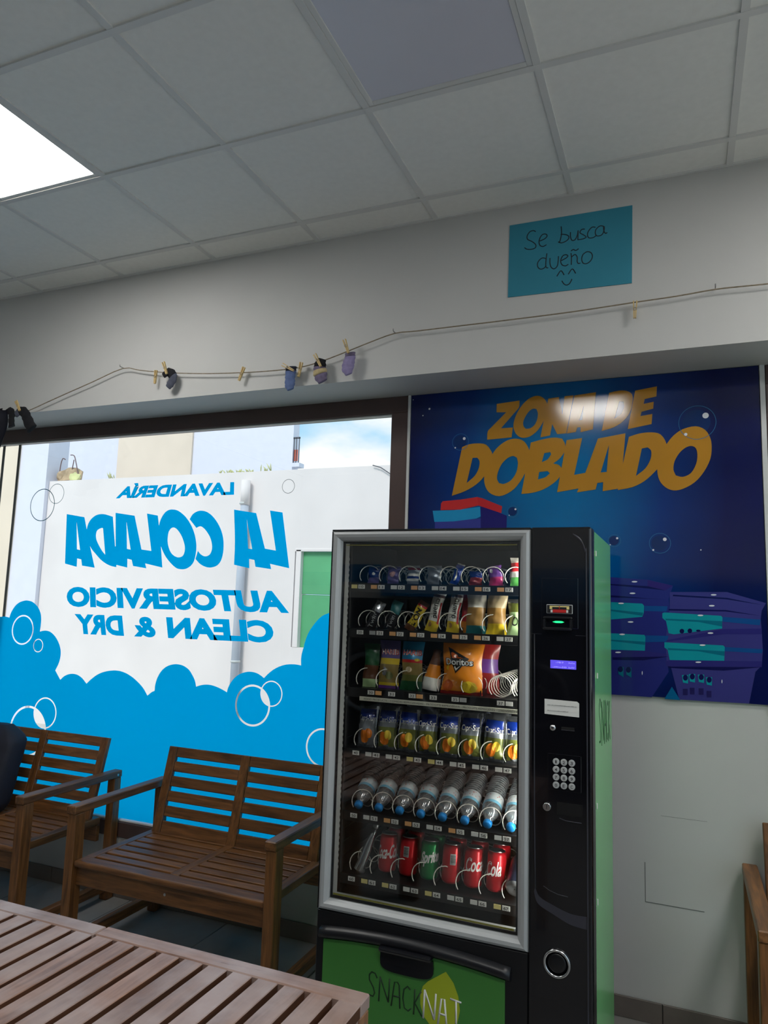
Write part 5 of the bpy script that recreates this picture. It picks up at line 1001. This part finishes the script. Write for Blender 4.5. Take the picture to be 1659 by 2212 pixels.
def pillow(name, cat, label, group, x, y, z, w, h, t, bands, lean=.1, roll=0., yaw=0., flare=0., texts=(), prints=(), belly=.5, seed=1):
    root = thing(name, label, cat, (x, y, z), group); M = frame(x, y, z, lean, roll, yaw); rnd = random.Random(seed)
    ph = [rnd.uniform(0, 6) for _ in range(4)]
    mats_ = []; idx = []
    for ve, m in bands:
        if m not in mats_: mats_.append(m)
        idx.append((ve, mats_.index(m)))
    def surf(u, v, s, off=0.):
        xx = (u - .5) * w * (1 + flare * (v - .5) * 2) * (1 - .10 * math.sin(PI * v)) 
        env = (max(0, math.sin(PI * min(1, max(0, (v - .03) / .94)))) ** .55) * (math.sin(PI * u) ** .6 if 0 < u < 1 else 0)
        env *= 1 + .5 * math.cos(PI * (v - belly)) * .3
        wr = .0022 * (math.sin(17 * v + ph[0] + 5 * u) + math.sin(23 * u + ph[1] - 9 * v)) * min(1, env * 1.5 + .35)
        return M @ Vector((xx + .002 * math.sin(9 * v + ph[2]), s * (t / 2 * env + off) + wr, v * h))
    def mi(u, v):
        for ve, k in idx:
            if v <= ve: return k
        return idx[-1][1]
    b = MB(); b.grid(8, 16, lambda u, v: surf(u, v, -1), mi); b.grid(8, 16, lambda u, v: surf(1 - u, v, 1, .0006), mi)
    b.build('wrapper', mats_, root)
    for q_t, (s, u0, u1, v0, v1, m, bold) in enumerate(texts):
        b = MB()
        if u0 is None:      # lettering running up the bar: (v0..v1 along, centred)
            cu, hw = u1
            b.text(s, lambda a, c: surf(cu - hw + 2 * hw * (1 - c), v0 + (v1 - v0) * a, -1, .0022 + .0006 * q_t), 0, bold)
        else: b.text(s, lambda a, c: surf(u0 + (u1 - u0) * a, v0 + (v1 - v0) * c, -1, .0022 + .0008 * q_t), 0, bold)
        b.build('lettering', m, root)
    for k, (lp, m) in enumerate(prints):
        b = MB(); b.poly([lp], lambda a, c: Vector((a, c, 0)))
        if max(q[0] for q in lp) - min(q[0] for q in lp) > .15: bmesh.ops.subdivide_edges(b.bm, edges=b.bm.edges[:], cuts=4, use_grid_fill=True)
        for v in b.bm.verts: v.co = surf(v.co.x, v.co.y, -1, .0016 + .0003 * k)
        b.build('print', m, root)
    return root
el = lambda cu, cv, ru, rv, n=14: [(cu + ru * math.cos(2 * PI * k / n), cv + rv * math.sin(2 * PI * k / n)) for k in range(n)]
zt = [z + .0118 for z in ZL]
YG = -.286
# top shelf
T = zt[0]
pillow('sweet_packet', 'sweets', 'dark blue packet with white star at tag 10', GRP[0], CX[0] + .012, YG, T, .05, .062, .016, [(.4, G['violet']), (1, G['navy'])], prints=((el(.5, .6, .16, .1, 5), WHITE_P),), seed=1)
pillow('sweet_packet', 'sweets', 'violet blue packet with pale print at tag 11', GRP[0], CX[1] + .012, YG, T, .052, .066, .018, [(.25, G['violet']), (1, G['violet'])], prints=((el(.5, .55, .25, .16, 9), G['pink']),), seed=2)
pillow('sweet_packet', 'sweets', 'grey packet with red and white stripes at tag 12', GRP[0], CX[2] + .012, YG, T, .05, .07, .016, [(.2, G['grey']), (.3, G['white']), (.45, G['navy']), (.55, G['white']), (.75, G['grey']), (.9, G['darkred']), (1, G['grey'])], seed=3)
pillow('sweet_packet', 'sweets', 'plain silver grey packet at tag 13', GRP[0], CX[3] + .014, YG, T, .056, .07, .016, [(1, G['grey'])], seed=4)
pillow('sweet_bar', 'sweets', 'tilted blue bar with white lettering at tag 14', GRP[0], CX[4] + .008, YG, T, .030, .082, .014, [(.06, G['silver']), (.94, G['royal']), (1, G['silver'])], roll=.32, prints=(([(.35, .2), (.6, .25), (.55, .75), (.4, .7)], G['white']),), seed=5)
pillow('sweet_packet', 'sweets', 'dark packet with red lower half at tag 15', GRP[0], CX[5] + .012, YG, T, .048, .052, .016, [(.55, G['darkred']), (1, G['navy'])], seed=6)
pillow('sweet_packet', 'sweets', 'magenta and purple packet with white mark at tag 16', GRP[0], CX[6] + .010, YG, T, .05, .072, .018, [(.45, G['magenta']), (1, G['purple'])], roll=-.15, prints=((el(.3, .75, .15, .1, 7), WHITE_P),), seed=7)
pillow('sweet_packet', 'sweets', 'red white and green crumpled packet at tag 17', GRP[0], CX[7] + .012, YG, T, .07, .10, .03, [(.3, G['green']), (.5, G['white']), (.8, G['red']), (1, G['clearw'])], seed=8)
# second shelf
T = zt[1]
bar = lambda *a, **k: pillow('snack_bar', 'snack bar', *a, **k)
bar('black bar with silver top and pale lettering at tag 20', GRP[1], CX[0], YG, T, .042, .108, .016, [(.62, G['black']), (1, G['silver'])], roll=.38, texts=(('Twin', None, (.5, .22), .05, .55, TAGG, .01),), seed=11)
bar('black bar with teal top and pale lettering at tag 21', GRP[1], CX[1], YG, T, .042, .108, .016, [(.55, G['black']), (1, G['teal'])], roll=.30, texts=(('Twin', None, (.5, .22), .05, .5, TAGG, .01),), seed=12)
bar('tilted yellow bar with red ends at tag 22', GRP[1], CX[2], YG, T, .040, .118, .016, [(.16, G['brown']), (.8, G['yellow']), (.9, G['red']), (1, G['brown'])], roll=.50, texts=(('LION', None, (.5, .3), .2, .75, INKB, .03),), seed=13)
for k, roll, extra in ((3, .20, 'and a silver tip, at tag 23'), (4, .10, 'beside a red wrapper, at tag 24')):
    bar('white bar with black lettering and yellow foot ' + extra, GRP[1], CX[k] + .006, YG, T, .046, .152, .020, [(.28, G['yellow']), (.82, G['white']), (.88, G['brown']), (1, G['white'])], roll=roll, texts=(('bueno', None, (.48, .26), .32, .78, INKB, .01),), prints=((el(.3, .16, .16, .06, 9), G['tan']), ([(.82, .2), (.97, .2), (.97, .7), (.86, .7)], G['red'])), seed=20 + k)
bar('red wrapper standing behind the white bar at tag 24', GRP[1], CX[4] + .040, YG + .03, T, .036, .156, .018, [(.25, G['orange']), (1, G['red'])], roll=.08, seed=25)
pillow('snack_bag', 'snack bag', 'pale clear bag with brown roll inside at tag 25', GRP[1], CX[5] + .014, YG, T, .072, .142, .034, [(.2, G['teal']), (.62, G['tan']), (1, G['clearw'])], seed=26)
pillow('snack_bag', 'snack bag', 'beige clear bag with brown roll inside at tag 26', GRP[1], CX[6] + .010, YG, T, .072, .142, .036, [(.22, G['yellow']), (.6, G['tan']), (1, G['beige'])], seed=27)
pillow('snack_bag', 'snack bag', 'pale green bag with dark scribble at tag 27', GRP[1], CX[7] + .010, YG, T, .078, .122, .045, [(.62, G['palegreen']), (.9, G['olive']), (1, G['silver'])], texts=(('OLI', .2, .8, .25, .5, INKB, .01),), seed=28)
# third shelf
T = zt[2]
pillow('snack_bag', 'snack bag', 'green bag with a pale round foot at tag 30', GRP[2], CX[0] + .010, YG, T, .062, .155, .03, [(.2, G['palegreen']), (.5, G['brown']), (1, G['dkgreen'])], seed=31)
pillow('sweet_bag', 'sweet bag', 'violet topped sweet bag with red lettering at tag 31', GRP[2], CX[1] + .004, YG, T, .080, .170, .03, [(.08, G['purple']), (.14, G['yellow']), (.52, G['amber']), (.60, G['yellow']), (1, G['violet'])], texts=(('HARIB', .10, .98, .70, .82, WHITE_P, .05), ('HARIB', .10, .98, .70, .82, RED, .0)), prints=((el(.35, .35, .12, .09), G['silver']), (el(.6, .27, .2, .08), G['olive'])), seed=32)
pillow('sweet_bag', 'sweet bag', 'blue topped sweet bag with red lettering at tag 32', GRP[2], CX[2] + .014, YG, T, .084, .170, .03, [(.2, G['dkgreen']), (.32, G['olive']), (.56, G['amber']), (.6, G['red']), (1, G['cyan'])], texts=(('HARIB', .10, .98, .71, .83, WHITE_P, .05), ('HARIB', .10, .98, .71, .83, RED, .0)), prints=((el(.8, .62, .12, .03), G['yellow']), (el(.4, .42, .15, .06), G['beige'])), seed=33)
root = thing('sweet_cone', 'brown cone shaped pack with a pale round foot at tag 33', 'sweets', (CX[3] + .012, YG, T), GRP[2])
b = MB(); b.lathe([(.004, 0), (.030, .002), (.032, .02), (.030, .045), (.020, .09), (.013, .125), (.015, .14), (.004, .146)], 18, frame(CX[3] + .010, YG, T + .004, .12, .12), mis=[0, 0, 0, 1, 2, 3, 3], cap=True); b.build('wrapper', [G['white'], G['orange'], G['brown'], G['brown']], root)
pillow('crisp_bag', 'crisp bag', 'orange crisp bag with black triangle lettering across two coils at tag 35', GRP[2], .892, YG - .004, T, .150, .172, .055, [(.04, G['darkred']), (.94, G['orange']), (1, G['orange'])], lean=.08,
       texts=(('Doritos', .09, .84, .555, .71, INKB, .08), ('Doritos', .11, .82, .57, .70, WHITE_P, .015)), prints=(([(.14, .92), (.72, .70), (.62, .60), (.36, .40), (.27, .60), (.24, .74)], INKB), ([(.22, .84), (.58, .70), (.30, .70)], G['dorange']), ([(.33, .52), (.372, .455), (.52, .56), (.38, .50), (.35, .56)], WHITE_P), (el(.7, .15, .22, .12, 8), G['yellow']), (el(.18, .16, .14, .12, 8), G['dorange']), ([(.10, .5), (.2, .6), (.17, .45)], G['yellow'])), seed=35)
pillow('crisp_bag', 'crisp bag', 'red and purple crisp bag behind the orange bag', GRP[2], .936, YG + .075, T, .140, .190, .05, [(.35, G['darkred']), (.62, G['purple']), (1, G['darkred'])], lean=.06, seed=36)
# fourth shelf: pouches
T = zt[3]
plabel = ['dim juice pouch with a big orange print at tag 40', 'juice pouch with crumpled silver edge at tag 41', 'juice pouch with bright blue corner at tag 42', 'juice pouch with wide silver top at tag 43', 'juice pouch with clear white lettering at tag 44', 'juice pouch with dull lettering at tag 45', 'juice pouch with the brightest lettering at tag 46', 'juice pouch half hidden by the door frame at tag 47']
for k in range(8):
    rnd = random.Random(40 + k)
    pillow('juice_pouch', 'juice pouch', plabel[k], GRP[3], CX[k] + .004, YG, T, .078, .152, .042, [(.06, G['silver']), (.50, G['olive'] if k else G['grey']), (.62, G['grey']), (.86, G['royal'] if k in (2, 4, 6, 7) else G['navy']), (1, G['silver'])], lean=.16, roll=rnd.uniform(-.05, .05), flare=.04, belly=.3,
           texts=(('Capri-Sun', .06, .96, .605, .735, WHITE_P if k > 2 else TAGG, .015),), prints=((el(.42, .24, .24, .15), FRUIT), (el(.66, .32, .18, .11), FRUITY if k else FRUIT), ([(.34, .02), (.62, .02), (.60, .10), (.36, .10)], G['silver']), ([(.03, .04), (.10, .08), (.07, .35), (.12, .60), (.08, .80), (.16, .95), (.03, .96)], G['silver']), ([(.94, .30), (.97, .32), (.97, .95), (.86, .95), (.93, .70)], G['silver'])) , seed=40 + k)  # silver strips along the edges paint highlights onto the foil
    if k in (2, 3, 5, 6):
        pillow('juice_pouch', 'juice pouch', {2: 'rear silver topped pouch behind the one with the bright blue corner', 3: 'rear silver topped pouch behind the wide topped pouch', 5: 'rear silver topped pouch behind the dull lettered pouch', 6: 'rear silver topped pouch behind the brightest lettered pouch'}[k], GRP[3], CX[k] + .006, YG + .075, T, .078, .158, .04, [(.06, G['silver']), (.5, G['olive']), (.62, G['grey']), (.84, G['navy']), (1, G['silver'])], lean=.10, flare=.04, seed=60 + k)
# fifth shelf: water bottles lying cap forward
T = zt[4]
PET = clear('clear_bottle_plastic', (.88, .91, .92), 3.6, .08, .30, (180, 188, 194)); RIBM = clear('bottle_rib_glint', (.9, .92, .93), 5.0, .1, .55, (196, 204, 210)); CAPB = mat('blue_cap', (30, 140, 220), .35, var=.05); BLAB = mat('bottle_label_white', (214, 222, 226), .4, var=.06, scale=50); BLAB2 = mat('bottle_label_blue', (120, 186, 214), .4); BLABR = mat('bottle_label_red', (206, 110, 110), .4)  # haze and extra reflection in bottle and ribs stand in for highlights
prof = [(.0125, .012), (.0125, .022), (.017, .030), (.026, .046), (.0305, .060), (.0315, .070)]
body2 = [(.0315, .119)]
z_ = .123
while z_ < .198:
    body2 += [(.0302, z_), (.0316, z_ + .0055)]; z_ += .011
body2 += [(.0318, .206), (.028, .216), (.018, .217), (.006, .214)]
for k in range(8):
    x, y, z = CX[k] - .004, -.325, T + .016
    d = Vector((.0, .86, .50)).normalized(); q = Vector((0, 0, 1)).rotation_difference(d).to_matrix().to_4x4(); M = Matrix.Translation((x, y, z)) @ q
    root = thing('water_bottle', ['water bottle with plain grey label, leftmost of its shelf, at tag 50', 'water bottle with dim label at tag 51', 'water bottle with label at tag 52 above an orange price tag', 'water bottle at tag 53, right of an orange price tag', 'water bottle at tag 54 in the middle of its row', 'water bottle with white label at tag 55', 'water bottle with sharply lit label at tag 56', 'water bottle half hidden by the door frame at tag 57'][k], 'bottle', (x, y, z), GRP[4])
    b = MB(); b.lathe(prof + [(.0312, .074), (.0312, .117)] + body2, 20, M); b.build('bottle_body', PET, root)
    b = MB()
    for q_ in range(9):
        h = .126 + q_ * .0095; b.tube([M @ Vector((.0322 * math.cos(a), .0322 * math.sin(a), h)) for a in [2 * PI * j / 24 for j in range(24)]], .0009, 4, closed=True)
    o = b.build('ribs', RIBM, root); o['kind'] = 'stuff'  # bright rings added to paint the glints along the bottle's ribs
    b = MB(); b.lathe([(.004, -.001), (.0135, 0), (.0148, .003), (.0148, .0145), (.0130, .0150)], 20, M, cap=True); b.build('cap', CAPB, root)
    b = MB(); b.lathe([(.0322, .074), (.0323, .084), (.0323, .085), (.0323, .108), (.0322, .117)], 22, M, mis=[1, 1, 0, 0], cap=False)
    rnd = random.Random(k)
    for q_ in range(9):
        a0 = -PI / 2 + rnd.uniform(-1.1, 1.1); zz = rnd.uniform(.089, .110); da = rnd.uniform(.06, .16); dz = rnd.uniform(.002, .004)
        vv = [b.bm.verts.new(M @ Vector((.0326 * math.cos(a), .0326 * math.sin(a), h))) for a, h in ((a0, zz), (a0 + da, zz), (a0 + da, zz + dz), (a0, zz + dz))]
        f = b.bm.faces.new(vv); f.material_index = 2
    b.build('label', [BLAB, BLAB2, BLABR], root)
# lowest shelf: cans
T = zt[5]
CANR = mat('red_can', (200, 24, 36), .28, .35, var=.03); CANG = mat('green_can', (0, 132, 66), .28, .35, var=.03); CAND = mat('dark_blue_can', (30, 36, 56), .3, .4); ALU = mat('can_aluminium', (196, 198, 200), .3, 1.0, var=.02); GOLD = mat('gold_can_ink', (206, 170, 110), .4)
def can(x, y, z, m, label, ang=0., word=None, code=False, small=False):
    root = thing('drink_can', label, 'can', (x, y, z), GRP[5]); M = frame(x, y, z, .10, .02); R_ = .0312
    b = MB(); b.lathe([(.022, .0005), (.0255, .002), (R_, .011), (R_, .112), (.0270, .122)], 24, M, cap=True); b.build('can_body', m, root)
    b = MB(); b.lathe([(.0272, .1221), (.0272, .1255), (.0258, .1257), (.0245, .1215), (.002, .1212)], 24, M, cap=True); b.box(-.007, .007, -.014, .006, .1218, .1232, .001, M=M); b.build('can_lid', ALU, root)
    cyl = lambda a, h, o=.0004: M @ Vector(((R_ + o) * math.cos(a), (R_ + o) * math.sin(a), h))
    if word:
        s, h0, h1, da, mm = word
        b = MB(); a0 = -PI / 2 - da / 2 + ang
        b.text(s, lambda u, v: cyl(a0 + da * u + .20 * v, h0 + (h1 - h0) * v + .012 * u), 0, .02 if s[0] != 'S' else .04); b.build('lettering', mm, root)
    if code:
        a0 = -PI / 2 + code
        b = MB()
        def patch(a, da, h, dh, mi, o): 
            n = 5; lo = [b.bm.verts.new(cyl(a + da * i / n, h, o)) for i in range(n + 1)]; hi = [b.bm.verts.new(cyl(a + da * i / n, h + dh, o)) for i in range(n + 1)]
            for i in range(n): f = b.bm.faces.new((lo[i], lo[i + 1], hi[i + 1], hi[i])); f.material_index = mi
        patch(a0, .62, .062, .034, 0, .0004)
        rnd = random.Random(2); h = .0645
        while h < .0925:
            w = rnd.choice((.0006, .001, .0014)); patch(a0 + .05, .52, h, w, 1, .0007); h += w + rnd.choice((.0006, .001))
        b.build('barcode', [TAGG, INKB], root)
    return root
root = thing('slim_bottle', 'slim silvery bottle leaning at tag 60', 'bottle', (CX[0], YG, T), GRP[5])
Mb = frame(CX[0] - .004, -.300, T + .003, .22, .30)
b = MB(); b.lathe([(.010, 0), (.021, .001), (.022, .006), (.018, .03), (.017, .075), (.012, .12), (.010, .150), (.004, .152)], 8, Mb, cap=True); b.build('bottle_body', mat('silver_bottle', (200, 204, 208), .15, .9), root)
b = MB(); b.lathe([(.0102, .1522), (.0108, .153), (.0108, .166), (.004, .168)], 12, Mb, cap=True); b.build('cap', STEEL, root)
can(CX[1] + .012, -.268, T + .008, CANR, 'red can with slanted white script at tag 61', .25, ('Coca-Cola', .040, .088, 2.9, WHITE_P))
can(CX[2] + .012, -.268, T + .008, CANR, 'red can showing a grey barcode at tag 62', code=-.30)
can(CX[3] + .012, -.268, T + .008, CANG, 'green can with white lettering at tag 63', .25, ('Sprite', .050, .090, 2.2, WHITE_P))
can(CX[4] + .012, -.268, T + .008, CANR, 'red can with a barcode on its right side at tag 64', code=.12)
can(CX[5] + .012, -.268, T + .008, CANR, 'red can showing the first script letters at tag 65', 1.35, ('Coca-Cola', .050, .096, 4.2, WHITE_P))
can(CX[6] + .012, -.268, T + .008, CANR, 'red can showing the last script letters at tag 66', -1.35, ('Coca-Cola', .040, .088, 4.2, WHITE_P))
rear = {1: 'rear red can in deep shade behind the leftmost script can', 2: 'rear red can behind the barcode can left of the green can', 3: 'rear green can behind the front green can', 4: 'rear red can behind the barcode can right of the green can', 5: 'rear red can behind the can with the first script letters', 6: 'rear red can, best lit, behind the can with the last script letters'}
for k in (1, 2, 3, 4, 5, 6): can(CX[k] + .010, -.190, T + .008, CANG if k == 3 else CANR, rear[k])
root = thing('drink_can', 'dark can with silver foot lying at tag 67', 'can', (CX[7], -.30, T + .035), GRP[5])
Mb = Matrix.Translation((CX[7] + .008, -.318, T + .036)) @ Vector((0, 0, 1)).rotation_difference(Vector((0, .86, .5)).normalized()).to_matrix().to_4x4()
b = MB(); b.lathe([(.002, .006), (.016, .004), (.022, .0005), (.0255, .002), (.031, .012)], 24, Mb, cap=False); b.build('can_foot', ALU, root)
b = MB(); b.lathe([(.0311, .0121), (.0311, .11), (.027, .12), (.002, .121)], 24, Mb, cap=False); b.build('can_body', CAND, root)
